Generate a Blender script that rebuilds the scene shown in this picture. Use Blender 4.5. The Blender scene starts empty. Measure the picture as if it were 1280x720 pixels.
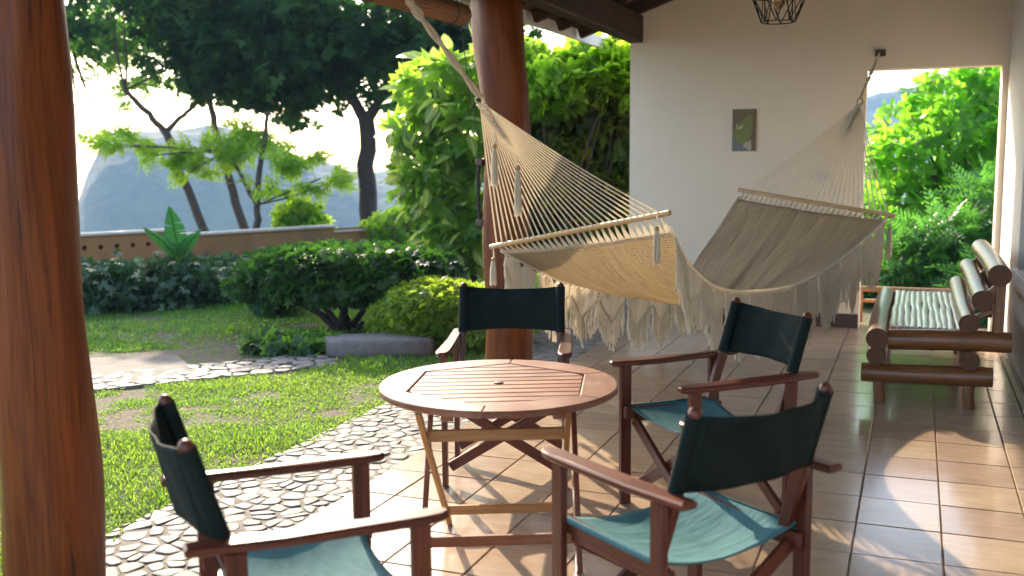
import bpy, math, random
import numpy as np
from mathutils import Vector, Matrix
C = bpy.context.scene.collection
SC = bpy.context.scene
random.seed(7)
RNG = np.random.default_rng(11)
R = math.radians
PI = math.pi

# ------------------------------------------------------------------ camera, light, exposure
YAW, PITCH, ROLL = R(21.577), R(7.277), R(-0.472)
CAMZ = 1.52
f_ = Vector((-math.sin(YAW)*math.cos(PITCH), math.cos(YAW)*math.cos(PITCH), -math.sin(PITCH)))
r_ = Vector((math.cos(YAW), math.sin(YAW), 0))
u_ = r_.cross(f_)
rr = r_*math.cos(ROLL) + u_*math.sin(ROLL)
uu = -r_*math.sin(ROLL) + u_*math.cos(ROLL)
cd = bpy.data.cameras.new('camera')
cam = bpy.data.objects.new('camera', cd)
C.objects.link(cam)
m = Matrix.Identity(4)
for i in range(3):
    m[i][0] = rr[i]; m[i][1] = uu[i]; m[i][2] = -f_[i]
m[2][3] = CAMZ
cam.matrix_world = m
cd.sensor_width = 36.0
cd.lens = 36.0*1278.5/1280
cd.clip_start = 0.05
cd.clip_end = 20000
cd.dof.use_dof = True
cd.dof.focus_distance = 5.0
cd.dof.aperture_fstop = 2.3
SC.camera = cam

SUN_EL = R(25.5)
SUN_AZ = math.atan2(-0.655, 0.755)            # from +Y, clockwise: the sun stands behind the garden, to the left
w = bpy.data.worlds.new('World'); SC.world = w; w.use_nodes = True
nt = w.node_tree; nt.nodes.clear()
sky = nt.nodes.new('ShaderNodeTexSky'); sky.sky_type = 'NISHITA'; sky.sun_disc = False
sky.sun_elevation = SUN_EL; sky.sun_rotation = SUN_AZ
sky.air_density = 1.0; sky.dust_density = 1.6; sky.ozone_density = .35
bg = nt.nodes.new('ShaderNodeBackground'); bg.inputs['Strength'].default_value = 0.14
wo = nt.nodes.new('ShaderNodeOutputWorld')
nt.links.new(sky.outputs[0], bg.inputs[0]); nt.links.new(bg.outputs[0], wo.inputs[0])
sd = bpy.data.lights.new('sun', 'SUN'); sd.energy = 2.5; sd.angle = R(0.55); sd.color = (1.0, 0.85, 0.66)
sun = bpy.data.objects.new('sun', sd); C.objects.link(sun)
trav = Vector((-math.sin(SUN_AZ)*math.cos(SUN_EL), -math.cos(SUN_AZ)*math.cos(SUN_EL), -math.sin(SUN_EL)))
sun.rotation_euler = trav.to_track_quat('-Z', 'Y').to_euler()
sun.location = (-6, 10, 12)
SC.view_settings.view_transform = 'Standard'
SC.view_settings.look = 'None'
SC.view_settings.gamma = 1.0
SC.view_settings.exposure = 2.38
SC.view_settings.use_curve_mapping = False
SC.cycles.max_bounces = 10
SC.cycles.diffuse_bounces = 5
SC.cycles.transmission_bounces = 5
SC.cycles.transparent_max_bounces = 8
SC.cycles.use_denoising = True

# ------------------------------------------------------------------ materials
class NM:
    """small wrapper that writes node graphs"""
    def __init__(s, name):
        s.m = bpy.data.materials.new(name); s.m.use_nodes = True
        s.t = s.m.node_tree; s.t.nodes.clear()
        s.out = s.n('ShaderNodeOutputMaterial')
    def n(s, typ, ins=None, **props):
        nd = s.t.nodes.new(typ)
        for k, v in props.items(): setattr(nd, k, v)
        for k, v in (ins or {}).items():
            if isinstance(v, bpy.types.NodeSocket): s.t.links.new(v, nd.inputs[k])
            else:
                if isinstance(v, tuple) and len(v) == 3 and nd.inputs[k].type == 'RGBA': v = (*v, 1)
                nd.inputs[k].default_value = v
        return nd
    def attr(s, name): return s.n('ShaderNodeAttribute', attribute_name=name)
    def obj(s): return s.n('ShaderNodeTexCoord').outputs['Object']
    def geo(s): return s.n('ShaderNodeNewGeometry').outputs['Position']
    def orand(s): return s.n('ShaderNodeObjectInfo').outputs['Random']
    def scale(s, vec, sc): return s.n('ShaderNodeMapping', {'Vector': vec, 'Scale': sc}).outputs[0]
    def noise(s, vec, sc, det=4, rough=.55, dist=0):
        return s.n('ShaderNodeTexNoise', {'Vector': vec, 'Scale': sc, 'Detail': det, 'Roughness': rough, 'Distortion': dist}).outputs['Fac']
    def ramp(s, fac, stops, interp='LINEAR'):
        nd = s.n('ShaderNodeValToRGB', {'Fac': fac}); cr = nd.color_ramp; cr.interpolation = interp
        while len(cr.elements) < len(stops): cr.elements.new(.5)
        for e, (p, c) in zip(cr.elements, stops):
            e.position = p; e.color = (*c, 1) if len(c) == 3 else c
        return nd.outputs[0]
    def mix(s, fac, a, b, blend='MIX'):
        nd = s.n('ShaderNodeMix', data_type='RGBA', blend_type=blend)
        for i, v in ((0, fac), (6, a), (7, b)):
            if isinstance(v, bpy.types.NodeSocket): s.t.links.new(v, nd.inputs[i])
            else: nd.inputs[i].default_value = (*v, 1) if isinstance(v, tuple) and len(v) == 3 else v
        return nd.outputs[2]
    def math(s, op, a, b=0.0, c=0.0, clamp=False):
        nd = s.n('ShaderNodeMath', operation=op, use_clamp=clamp)
        for i, v in enumerate((a, b, c)):
            if isinstance(v, bpy.types.NodeSocket): s.t.links.new(v, nd.inputs[i])
            else: nd.inputs[i].default_value = v
        return nd.outputs[0]
    def bump(s, h, strength=.3, dist=.01, normal=None):
        i = {'Height': h, 'Strength': strength, 'Distance': dist}
        if normal: i['Normal'] = normal
        return s.n('ShaderNodeBump', i).outputs[0]
    def pbr(s, col, rough=.5, normal=None, **kw):
        i = {'Base Color': col, 'Roughness': rough}
        if normal: i['Normal'] = normal
        for k, v in kw.items(): i[k.replace('_', ' ')] = v
        return s.n('ShaderNodeBsdfPrincipled', i).outputs[0]
    def end(s, sh):
        s.t.links.new(sh, s.out.inputs['Surface']); return s.m

def wood(name, dark, light, rough=.35, sc=1.0, coat=.3, bump=.12, worn=None, crack=None, spec=.5):
    n = NM(name)
    g = n.attr('gc').outputs['Vector']
    rnd = n.orand()
    off = n.n('ShaderNodeVectorMath', {0: g, 1: n.n('ShaderNodeCombineXYZ', {0: n.math('MULTIPLY', rnd, 13.0), 1: n.math('MULTIPLY', rnd, 7.0)}).outputs[0]}, operation='ADD').outputs[0]
    a = n.noise(n.scale(off, (1.6*sc, 28*sc, 28*sc)), 2.2, 5, .6, .6)
    b = n.noise(n.scale(off, (7*sc, 190*sc, 190*sc)), 2.0, 3, .6)
    c = n.noise(off, 5*sc, 3)
    k = n.math('ADD', n.math('MULTIPLY', a, .72), n.math('MULTIPLY', b, .28))
    col = n.ramp(k, [(.32, dark), (.50, tuple((x+y)/2 for x, y in zip(dark, light))), (.68, light)])
    col = n.mix(n.math('MULTIPLY', n.math('SUBTRACT', rnd, .5), .35), col, (.5, .3, .18), 'MULTIPLY') if False else col
    hv = n.n('ShaderNodeHueSaturation', {'Color': col, 'Value': n.math('ADD', .8, n.math('MULTIPLY', rnd, .4))}).outputs[0]
    if worn:
        hv = n.mix(n.math('MULTIPLY', n.ramp(c, [(.45, (0,0,0)), (.68, (1,1,1))]), .55), hv, worn)
    rg = n.math('ADD', rough-.1, n.math('MULTIPLY', c, .22))
    if crack:
        ck = n.ramp(n.noise(n.scale(off, (1.1, 34, 34)), 1.3, 3, .5, .4), [(.655, (0, 0, 0)), (.70, (1, 1, 1))])
        kn = n.ramp(n.noise(n.scale(off, (3, 7, 7)), 1.4, 2), [(.70, (0, 0, 0)), (.78, (1, 1, 1))])
        hv = n.mix(n.math('MULTIPLY', n.mix(1.0, ck, kn, 'LIGHTEN'), .75), hv, crack)
        k = n.math('SUBTRACT', k, n.math('MULTIPLY', ck, .8))
    return n.end(n.pbr(hv, rg, n.bump(k, bump, .004), Specular_IOR_Level=spec, Coat_Weight=coat, Coat_Roughness=.18))

def plain(name, col, rough=.6, noise=.12, sc=20, bump=.1, **kw):
    n = NM(name); p = n.obj()
    a = n.noise(p, sc, 5, .6)
    d = tuple(c*(1-noise) for c in col); l = tuple(min(1, c*(1+noise)) for c in col)
    return n.end(n.pbr(n.ramp(a, [(.3, d), (.7, l)]), rough, n.bump(a, bump, .004), **kw))

def leaf(name, dark, mid, light, trans, tw=.45, rough=.42, spec=.5):
    n = NM(name)
    a = n.attr('rnd').outputs['Fac']
    g = n.attr('gc').outputs['Vector']
    col = n.ramp(a, [(.0, dark), (.55, mid), (1.0, light)])
    sx = n.n('ShaderNodeSeparateXYZ', {0: g}).outputs
    rib = n.math('ABSOLUTE', sx[0])
    col = n.mix(n.ramp(rib, [(.0, (.45,)*3), (.09, (0, 0, 0))]), col, light)
    p = n.pbr(col, rough, Specular_IOR_Level=spec)
    tcol = n.mix(a, tuple(.75*x for x in trans), trans)
    t = n.n('ShaderNodeBsdfTranslucent', {'Color': tcol}).outputs[0]
    return n.end(n.n('ShaderNodeMixShader', {0: tw, 1: p, 2: t}).outputs[0])

def canvas(name, a, b, tw=.18):
    n = NM(name); g = n.attr('gc').outputs['Vector']
    w1 = n.n('ShaderNodeTexWave', {'Vector': g, 'Scale': 260.0}, bands_direction='X').outputs['Fac']
    w2 = n.n('ShaderNodeTexWave', {'Vector': g, 'Scale': 260.0}, bands_direction='Y').outputs['Fac']
    h = n.math('MULTIPLY', w1, w2)
    ns = n.noise(g, 9, 5, .6)
    col = n.ramp(ns, [(.3, a), (.72, b)])
    col = n.mix(n.math('MULTIPLY', h, .25), col, tuple(min(1, x*1.7) for x in b))
    wr = n.noise(n.scale(g, (3, 9, 3)), 2.0, 3)
    nrm = n.bump(wr, .3, .03, n.bump(h, .25, .001))
    p = n.pbr(col, .78, nrm, Specular_IOR_Level=.12)
    t = n.n('ShaderNodeBsdfTranslucent', {'Color': (*b, 1), 'Normal': nrm}).outputs[0]
    return n.end(n.n('ShaderNodeMixShader', {0: tw, 1: p, 2: t}).outputs[0])

M = {}
M['chair_wood'] = wood('chair_wood', (.036, .008, .004), (.145, .034, .015), .36, 1.2, .12, spec=.35)
M['table_wood'] = wood('table_wood', (.105, .028, .012), (.27, .092, .040), .42, 1.0, .15, worn=(.33, .18, .12))
M['pale_wood'] = wood('pale_wood', (.23, .10, .030), (.46, .24, .085), .4, 1.0, .25)
M['bar_wood'] = wood('bar_wood', (.33, .18, .06), (.58, .37, .16), .42, 1.0, .15)
M['post_wood'] = wood('post_wood', (.066, .014, .002), (.205, .054, .009), .42, .45, .03, .35, crack=(.018, .006, .003), spec=.22)
M['roof_wood'] = wood('roof_wood', (.022, .011, .006), (.085, .042, .022), .65, .5, 0, .5)
M['board_wood'] = wood('board_wood', (.05, .022, .010), (.15, .065, .03), .6, .5, 0, .4)
M['rail_wood'] = wood('rail_wood', (.14, .055, .02), (.32, .15, .06), .5, .8, .1)
M['shutter_wood'] = wood('shutter_wood', (.10, .045, .02), (.23, .11, .05), .5, .8, .2)
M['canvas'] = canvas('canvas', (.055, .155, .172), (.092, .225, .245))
M['canvas_back'] = canvas('canvas_back', (.005, .010, .009), (.010, .019, .017), .01)  # darker copy of the seat canvas: the backs' shade is in the colour

def mat_bamboo():
    n = NM('bamboo'); g = n.attr('gc').outputs['Vector']; rnd = n.orand()
    sx = n.n('ShaderNodeSeparateXYZ', {0: g}).outputs
    st = n.noise(n.scale(g, (2.5, 60, 60)), 2.0, 5, .6, .3)
    bl = n.noise(n.scale(g, (4, 12, 12)), 1.5, 4)
    col = n.ramp(st, [(.3, (.10, .036, .012)), (.6, (.24, .10, .033)), (.8, (.40, .21, .08))])
    col = n.mix(n.math('MULTIPLY', bl, .5), col, (.13, .05, .018))
    return n.end(n.pbr(col, .34, n.bump(st, .2, .004), Coat_Weight=.2, Coat_Roughness=.2))
M['bamboo'] = mat_bamboo()
def mat_slat():
    n = NM('bamboo_slat'); g = n.attr('gc').outputs['Vector']
    st = n.noise(n.scale(g, (2.5, 60, 60)), 2.0, 5, .6, .3)
    col = n.ramp(st, [(.3, (.36, .27, .17)), (.7, (.56, .46, .34))])  # pale base colour stands in for sky reflected in the slats
    return n.end(n.pbr(col, .3, n.bump(st, .12, .003), Coat_Weight=.6, Coat_Roughness=.28))
M['slat'] = mat_slat()
def mat_blind():
    n = NM('blind'); g = n.attr('gc').outputs['Vector']
    st = n.noise(n.scale(g, (1.2, 130, 130)), 2.0, 4, .6)
    col = n.ramp(st, [(.3, (.12, .04, .012)), (.7, (.38, .16, .05))])
    return n.end(n.pbr(col, .5, n.bump(st, .6, .006)))
M['blind'] = mat_blind()
def mat_rope(name, a, b, tw=.25):
    n = NM(name); g = n.attr('gc').outputs['Vector']
    sx = n.n('ShaderNodeSeparateXYZ', {0: g}).outputs
    tw_ = n.n('ShaderNodeTexWave', {'Vector': n.n('ShaderNodeCombineXYZ', {0: n.math('ADD', n.math('MULTIPLY', sx[0], 60.0), n.math('MULTIPLY', sx[1], 1.0))}).outputs[0], 'Scale': 1.0}).outputs['Fac']
    ns = n.noise(g, 30, 4)
    col = n.ramp(n.math('ADD', n.math('MULTIPLY', tw_, .4), n.math('MULTIPLY', ns, .6)), [(.3, a), (.7, b)])
    p = n.pbr(col, .85, n.bump(tw_, .5, .003))
    t = n.n('ShaderNodeBsdfTranslucent', {'Color': (*b, 1)}).outputs[0]
    return n.end(n.n('ShaderNodeMixShader', {0: tw, 1: p, 2: t}).outputs[0])
M['cotton'] = mat_rope('cotton', (.78, .70, .56), (.92, .86, .74), .5)
M['rope'] = mat_rope('rope', (.55, .45, .31), (.80, .69, .52), .12)
def mat_bed():
    n = NM('hammock_cloth'); g = n.attr('gc').outputs['Vector']
    w1 = n.n('ShaderNodeTexWave', {'Vector': g, 'Scale': 22.0, 'Distortion': 2.5, 'Detail': 2.0, 'Detail Scale': 2.0}, bands_direction='X').outputs['Fac']
    w2 = n.n('ShaderNodeTexWave', {'Vector': g, 'Scale': 36.0, 'Distortion': 1.5, 'Detail': 2.0, 'Detail Scale': 2.0}, bands_direction='Y').outputs['Fac']
    h = n.math('MAXIMUM', w1, w2)
    ns = n.noise(n.scale(g, (1.2, 5, 1)), 3, 5, .6)
    st = n.noise(n.scale(g, (.8, 34, 1)), 2.5, 4, .65)
    k = n.math('ADD', n.math('MULTIPLY', ns, .5), n.math('MULTIPLY', st, .5))
    col = n.ramp(k, [(.3, (.60, .45, .27)), (.7, (.88, .72, .48))])
    col = n.mix(n.math('MULTIPLY', n.math('SUBTRACT', 1.0, h), .7), col, (.46, .35, .22))
    nrm = n.bump(h, 1.0, .008, n.bump(st, 1.0, .022, n.bump(ns, .3, .03)))
    p = n.pbr(col, .9, nrm)
    t = n.n('ShaderNodeBsdfTranslucent', {'Color': n.mix(h, (.66, .50, .30), (.92, .80, .58)), 'Normal': nrm}).outputs[0]
    return n.end(n.n('ShaderNodeMixShader', {0: .42, 1: p, 2: t}).outputs[0])
M['bed'] = mat_bed()
def mat_plaster(name, col, rough=.85, stain=None, amt=.35):
    n = NM(name); p = n.geo()
    a = n.noise(p, 1.3, 5, .6); b = n.noise(p, 60, 4, .6); c = n.noise(n.scale(p, (1.2, 1.2, .5)), 1.0, 4, .65)
    cc = n.ramp(a, [(.3, tuple(x*.94 for x in col)), (.7, col)])
    if stain: cc = n.mix(n.math('MULTIPLY', n.ramp(c, [(.48, (0, 0, 0)), (.75, (1, 1, 1))]), amt), cc, stain)
    nrm = n.bump(b, .18, .004, n.bump(n.noise(p, 6, 3), .12, .02))
    return n.end(n.pbr(cc, rough, nrm))
M['plaster'] = mat_plaster('plaster', (.86, .75, .60), .85, (.68, .59, .48), .2)
M['plaster_side'] = mat_plaster('plaster_side', (.78, .73, .66), .8, (.50, .47, .44))
M['ochre'] = mat_plaster('ochre', (.30, .135, .045), .85, (.13, .07, .03), .7)
M['cap'] = mat_plaster('cap', (.50, .42, .33), .85, (.22, .18, .14), .7)
M['sill'] = mat_plaster('sill_paint', (.78, .77, .75), .5)
def mat_tile():
    n = NM('tile'); p = n.geo(); rnd = n.orand()
    a = n.noise(n.scale(p, (5, 26, 5)), 1.0, 5, .6, .4); b = n.noise(p, 7, 5, .65); s = n.noise(p, 220, 2)
    scr = n.ramp(n.noise(n.scale(p, (40, 9, 1)), 1.2, 3, .5, 1.5), [(.68, (0, 0, 0)), (.72, (1, 1, 1))])
    col = n.ramp(n.math('ADD', n.math('MULTIPLY', a, .5), n.math('MULTIPLY', b, .5)), [(.32, (.300, .212, .140)), (.68, (.425, .312, .22))])
    col = n.n('ShaderNodeHueSaturation', {'Color': col, 'Value': n.math('ADD', .88, n.math('MULTIPLY', rnd, .22)), 'Hue': n.math('ADD', .494, n.math('MULTIPLY', rnd, .012))}).outputs[0]
    rg = n.math('ADD', .14, n.math('MULTIPLY', b, .16))
    return n.end(n.pbr(col, rg, n.bump(n.math('ADD', b, n.math('MULTIPLY', s, .1)), .06, .006), Specular_IOR_Level=.36, Coat_Weight=.14, Coat_Roughness=.08))
M['tile'] = mat_tile()
M['grout'] = plain('grout', (.33, .25, .18), .9, .25, 40)
M['skirting'] = plain('skirting', (.07, .035, .025), .3, .2, 12)
M['skirt_tile'] = plain('skirt_tile', (.36, .24, .17), .2, .15, 12)
def mat_stone(name, a, b, c):
    n = NM(name); p = n.geo(); rnd = n.orand(); r2 = n.attr('rnd').outputs['Fac']
    k = n.noise(p, 14, 5, .65)
    col = n.ramp(n.math('FRACT', n.math('ADD', n.math('MULTIPLY', rnd, 1.0), r2)), [(0, a), (.5, b), (1, c)])
    col = n.mix(.45, col, n.ramp(k, [(.3, tuple(x*.6 for x in a)), (.7, c)]))
    return n.end(n.pbr(col, .72, n.bump(n.noise(p, 45, 4), .35, .006)))
M['stone'] = mat_stone('stone', (.10, .087, .07), (.15, .133, .11), (.205, .187, .16))
M['mortar'] = plain('mortar', (.155, .135, .11), .95, .35, 11, .6)
M['grey_stone'] = mat_stone('grey_stone', (.07, .06, .055), (.12, .10, .09), (.19, .165, .15))
M['concrete'] = plain('path_concrete', (.135, .115, .092), .9, .35, 6, .5)
def mat_soil():
    n = NM('soil'); p = n.geo()
    a = n.noise(p, 1.1, 6, .65); b = n.noise(p, 22, 5, .7); c = n.noise(p, 4, 4)
    col = n.ramp(b, [(.3, (.065, .042, .026)), (.7, (.155, .105, .066))])
    col = n.mix(n.math('MULTIPLY', n.ramp(c, [(.42, (0, 0, 0)), (.6, (1, 1, 1))]), .6), col, (.055, .085, .022))
    return n.end(n.pbr(col, .95, n.bump(b, .6, .02)))
M['soil'] = mat_soil()
def mat_grass():
    n = NM('grass'); a = n.attr('rnd').outputs['Fac']
    col = n.ramp(a, [(0, (.045, .115, .016)), (.6, (.10, .205, .026)), (1, (.19, .25, .05))])
    p = n.pbr(col, .5, Specular_IOR_Level=.4)
    t = n.n('ShaderNodeBsdfTranslucent', {'Color': n.mix(a, (.24, .52, .03), (.55, .68, .08))}).outputs[0]
    return n.end(n.n('ShaderNodeMixShader', {0: .45, 1: p, 2: t}).outputs[0])
M['grass'] = mat_grass()
M['bark'] = plain('bark', (.060, .042, .030), .9, .4, 14, .8)
M['bark_dark'] = plain('bark_dark', (.030, .021, .015), .9, .4, 14, .8)
M['metal'] = plain('black_metal', (.018, .015, .013), .45, .2, 30, .1, Metallic=.6)
M['iron'] = plain('rusty_iron', (.10, .06, .035), .55, .35, 60, .2, Metallic=.5)
M['switch'] = plain('white_plastic', (.66, .60, .53), .4, .04, 20, .0)
M['cordblack'] = plain('black_cord', (.02, .017, .015), .7, .2, 30)
M['brass'] = plain('brass', (.45, .30, .12), .35, .2, 30, .05, Metallic=.9)
def mat_glass():
    n = NM('amber_glass')
    return n.end(n.pbr((.9, .62, .28), .06, Transmission_Weight=.85, IOR=1.45))
M['amber'] = mat_glass()
# leaves
M['lf_dark'] = leaf('leaf_dark', (.004, .015, .006), (.012, .034, .010), (.045, .095, .022), (.09, .27, .03), .32, .6, .08)
M['lf_lime'] = leaf('leaf_lime', (.045, .105, .012), (.085, .165, .018), (.14, .22, .025), (.55, .85, .05), .66)
M['lf_mid'] = leaf('leaf_mid', (.016, .050, .014), (.034, .088, .020), (.085, .16, .03), (.26, .55, .05), .5)
M['lf_hedge'] = leaf('leaf_hedge', (.012, .040, .014), (.030, .080, .024), (.10, .15, .05), (.07, .20, .03), .3)
M['lf_topiary'] = leaf('leaf_topiary', (.008, .030, .006), (.020, .060, .010), (.065, .15, .018), (.10, .30, .02), .3, .5, .25)
M['lf_clipped'] = leaf('leaf_clipped', (.080, .150, .012), (.170, .260, .020), (.29, .37, .035), (.60, .80, .06), .5)
M['lf_almond'] = leaf('leaf_almond', (.025, .085, .016), (.065, .155, .022), (.13, .22, .028), (.40, .90, .05), .62, .36)
M['lf_fern'] = leaf('leaf_feathery', (.022, .085, .030), (.045, .135, .038), (.085, .19, .045), (.16, .48, .05), .45)
M['lf_banana'] = leaf('leaf_banana', (.012, .065, .020), (.022, .095, .028), (.04, .13, .04), (.06, .30, .05), .35, .3)
def mat_varieg():
    n = NM('leaf_variegated'); g = n.attr('gc').outputs['Vector']; a = n.orand()
    sx = n.n('ShaderNodeSeparateXYZ', {0: g}).outputs
    ax = n.math('ABSOLUTE', sx[0])
    ph = n.math('FRACT', n.math('MULTIPLY', n.math('SUBTRACT', sx[1], n.math('MULTIPLY', ax, .9)), 9.0))
    vein = n.ramp(n.math('ABSOLUTE', n.math('SUBTRACT', ph, .5)), [(.10, (1, 1, 1)), (.26, (0, 0, 0))])
    rib = n.ramp(ax, [(.02, (1, 1, 1)), (.06, (0, 0, 0))])
    k = n.mix(1.0, vein, rib, 'LIGHTEN')
    col = n.mix(k, n.ramp(a, [(0, (.05, .12, .016)), (1, (.16, .26, .025))]), (.55, .55, .16))
    p = n.pbr(col, .42)
    t = n.n('ShaderNodeBsdfTranslucent', {'Color': n.mix(k, (.36, .62, .05), (.95, .92, .28))}).outputs[0]
    return n.end(n.n('ShaderNodeMixShader', {0: .45, 1: p, 2: t}).outputs[0])
M['lf_varieg'] = mat_varieg()
M['lf_sun'] = leaf('leaf_sunny', (.05, .12, .015), (.11, .20, .02), (.20, .28, .04), (.50, .82, .07), .58)
def mat_croton():
    n = NM('leaf_croton'); a = n.attr('rnd').outputs['Fac']; g = n.attr('gc').outputs['Vector']
    ns = n.noise(n.scale(g, (3, 3, 3)), 3.0, 2)
    col = n.ramp(a, [(0, (.016, .038, .007)), (.5, (.055, .095, .012)), (.80, (.12, .15, .015)), (.9, (.32, .26, .02)), (1, (.42, .32, .03))])
    p = n.pbr(col, .38)
    t = n.n('ShaderNodeBsdfTranslucent', {'Color': n.mix(a, (.14, .30, .015), (.75, .58, .04))}).outputs[0]
    return n.end(n.n('ShaderNodeMixShader', {0: .42, 1: p, 2: t}).outputs[0])
M['lf_croton'] = mat_croton()
def mat_hill():
    n = NM('hill_forest'); p = n.geo()
    a = n.noise(p, .05, 6, .65); b = n.noise(p, .3, 4, .6)
    col = n.ramp(n.math('ADD', n.math('MULTIPLY', a, .6), n.math('MULTIPLY', b, .4)), [(.35, (.030, .052, .026)), (.65, (.085, .105, .05))])
    return n.end(n.pbr(col, .95, n.bump(b, .8, 2.0)))
M['hill'] = mat_hill()
def mat_sea():
    n = NM('sea_water'); p = n.geo()
    a = n.noise(n.scale(p, (.25, .25, .25)), 1.0, 5, .6)
    return n.end(n.pbr((.03, .075, .10), .18, n.bump(a, .5, .6)))
M['sea'] = mat_sea()

# ------------------------------------------------------------------ mesh helpers
class MB:
    """collects geometry with a grain coordinate per vertex; build() links it as ONE mesh object"""
    def __init__(s): s.v = []; s.f = []; s.g = []
    def add(s, vs, fs, gs=None):
        o = len(s.v)
        s.v += [tuple(p) for p in vs]; s.f += [tuple(i+o for i in q) for q in fs]
        s.g += [tuple(p) for p in (gs if gs is not None else vs)]
    def rings(s, rs, gs, cap=True):
        n = len(rs[0]); vs = [p for r in rs for p in r]; g = [p for r in gs for p in r]; fs = []
        for i in range(len(rs)-1):
            for j in range(n):
                k = (j+1) % n
                fs.append((i*n+j, i*n+k, (i+1)*n+k, (i+1)*n+j))
        if cap:
            fs.append(tuple(range(n-1, -1, -1))); fs.append(tuple((len(rs)-1)*n+j for j in range(n)))
        s.add(vs, fs, g)
    def bar(s, p0, p1, w, h, up=(0, 0, 1), ch=.003, w1=None, h1=None):
        """chamfered rectangular bar from p0 to p1; w across, h along up"""
        p0 = Vector(p0); p1 = Vector(p1); d = p1-p0; L = d.length; d.normalize()
        up = Vector(up); x = d.cross(up)
        if x.length < 1e-4: x = d.cross(Vector((1, 0, 0)))
        x.normalize(); y = x.cross(d)
        w1 = w if w1 is None else w1; h1 = h if h1 is None else h1
        c = min(ch, w*.3, h*.3, w1*.3, h1*.3); ro = random.uniform(0, 9); rs = []; gs = []
        def sec(W, H, c):
            a, b = W/2, H/2
            return [(-a+c, -b), (a-c, -b), (a, -b+c), (a, b-c), (a-c, b), (-a+c, b), (-a, b-c), (-a, -b+c)]
        for t, ins in ((0, c), (c, 0), (L-c, 0), (L, c)):
            k = t/L; W = w+(w1-w)*k; H = h+(h1-h)*k
            q = sec(W-2*ins, H-2*ins, c*.8)
            rs.append([p0+d*t+x*a+y*b for a, b in q]); gs.append([(t+ro, a, b+ro) for a, b in q])
        s.rings(rs, gs)
    def box(s, lo, hi, ch=.003, up=(0, 0, 1)):
        lo = Vector(lo); hi = Vector(hi); c = (lo+hi)/2; e = hi-lo
        ax = max(range(3), key=lambda i: e[i])
        if ax == 0: s.bar((lo[0], c[1], c[2]), (hi[0], c[1], c[2]), e[1], e[2], (0, 0, 1), ch)
        elif ax == 1: s.bar((c[0], lo[1], c[2]), (c[0], hi[1], c[2]), e[0], e[2], (0, 0, 1), ch)
        else: s.bar((c[0], c[1], lo[2]), (c[0], c[1], hi[2]), e[0], e[1], (0, 1, 0), ch)
    def tube(s, pts, r, n=8, cap=True, seed=None, squash=None):
        pts = [Vector(p) for p in pts]; N = len(pts)
        rad = r if isinstance(r, (list, tuple)) else [r]*N
        ro = random.uniform(0, 9); L = 0; rs = []; gs = []; x = None
        for i, p in enumerate(pts):
            t = (pts[min(i+1, N-1)]-pts[max(i-1, 0)])
            if t.length < 1e-9: t = Vector((0, 0, 1))
            t.normalize()
            if x is None:
                x = t.cross(Vector((0, 0, 1)))
                if x.length < 1e-3: x = t.cross(Vector((0, 1, 0)))
            else: x = x - t*x.dot(t)
            x.normalize(); y = t.cross(x)
            if i: L += (p-pts[i-1]).length
            ring = []; gr = []
            for j in range(n):
                a = 2*PI*j/n
                k = rad[i]*(1 if seed is None else 1+.06*math.sin(3*a+i*.7+seed)+.03*math.sin(5*a-i*.4))
                ring.append(p+x*(math.cos(a)*k)+y*(math.sin(a)*k)); gr.append((L+ro, math.cos(a)*rad[i], math.sin(a)*rad[i]+ro))
            rs.append(ring); gs.append(gr)
        s.rings(rs, gs, cap)
    def prism(s, outline, z0, z1, M4=None, ch=.003, gaxis=0):
        """outline (x,y) counter-clockwise, chamfered top and bottom edges"""
        M4 = M4 or Matrix.Identity(4); n = len(outline); ro = random.uniform(0, 9)
        def inset(d):
            o = []
            for i in range(n):
                a = Vector(outline[i-1]); b = Vector(outline[i]); c = Vector(outline[(i+1) % n])
                e1 = (b-a).normalized(); e2 = (c-b).normalized()
                n1 = Vector((-e1.y, e1.x)); n2 = Vector((-e2.y, e2.x)); k = n1+n2
                if k.length < 1e-6: k = n1
                k.normalize(); o.append(b+k*(d/max(.35, k.dot(n1))))
            return o
        rs = []; gs = []
        for z, d in ((z0, ch), (z0+ch, 0), (z1-ch, 0), (z1, ch)):
            o = inset(d) if d else [Vector(p) for p in outline]
            rs.append([M4 @ Vector((p.x, p.y, z)) for p in o])
            gs.append([((p.x, p.y, z) if gaxis == 0 else (p.y, p.x, z)) for p in o])
        gs = [[(a+ro, b, c+ro) for a, b, c in r] for r in gs]
        s.rings(rs, gs)
    def grid(s, fn, nu, nv, gfn=None):
        vs = []; gs = []
        for i in range(nu+1):
            for j in range(nv+1):
                u = i/nu; v = j/nv; vs.append(fn(u, v)); gs.append(gfn(u, v) if gfn else (u, v, 0))
        fs = [(i*(nv+1)+j, (i+1)*(nv+1)+j, (i+1)*(nv+1)+j+1, i*(nv+1)+j+1) for i in range(nu) for j in range(nv)]
        s.add(vs, fs, gs)
    def xf(s, M4):
        s.v = [tuple(M4 @ Vector(p)) for p in s.v]; return s
    def mesh(s, name, mat, smooth=35):
        me = bpy.data.meshes.new(name); me.from_pydata(s.v, [], s.f)
        a = me.attributes.new('gc', 'FLOAT_VECTOR', 'POINT'); a.data.foreach_set('vector', np.array(s.g, dtype=np.float32).ravel())
        if mat: me.materials.append(mat)
        if smooth:
            me.polygons.foreach_set('use_smooth', [True]*len(me.polygons)); me.update()
            me.set_sharp_from_angle(angle=R(smooth))
        me.update(); return me
    def build(s, name, mat, parent=None, smooth=35):
        o = bpy.data.objects.new(name, s.mesh(name, mat, smooth)); C.objects.link(o)
        if parent: o.parent = parent
        return o

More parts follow.
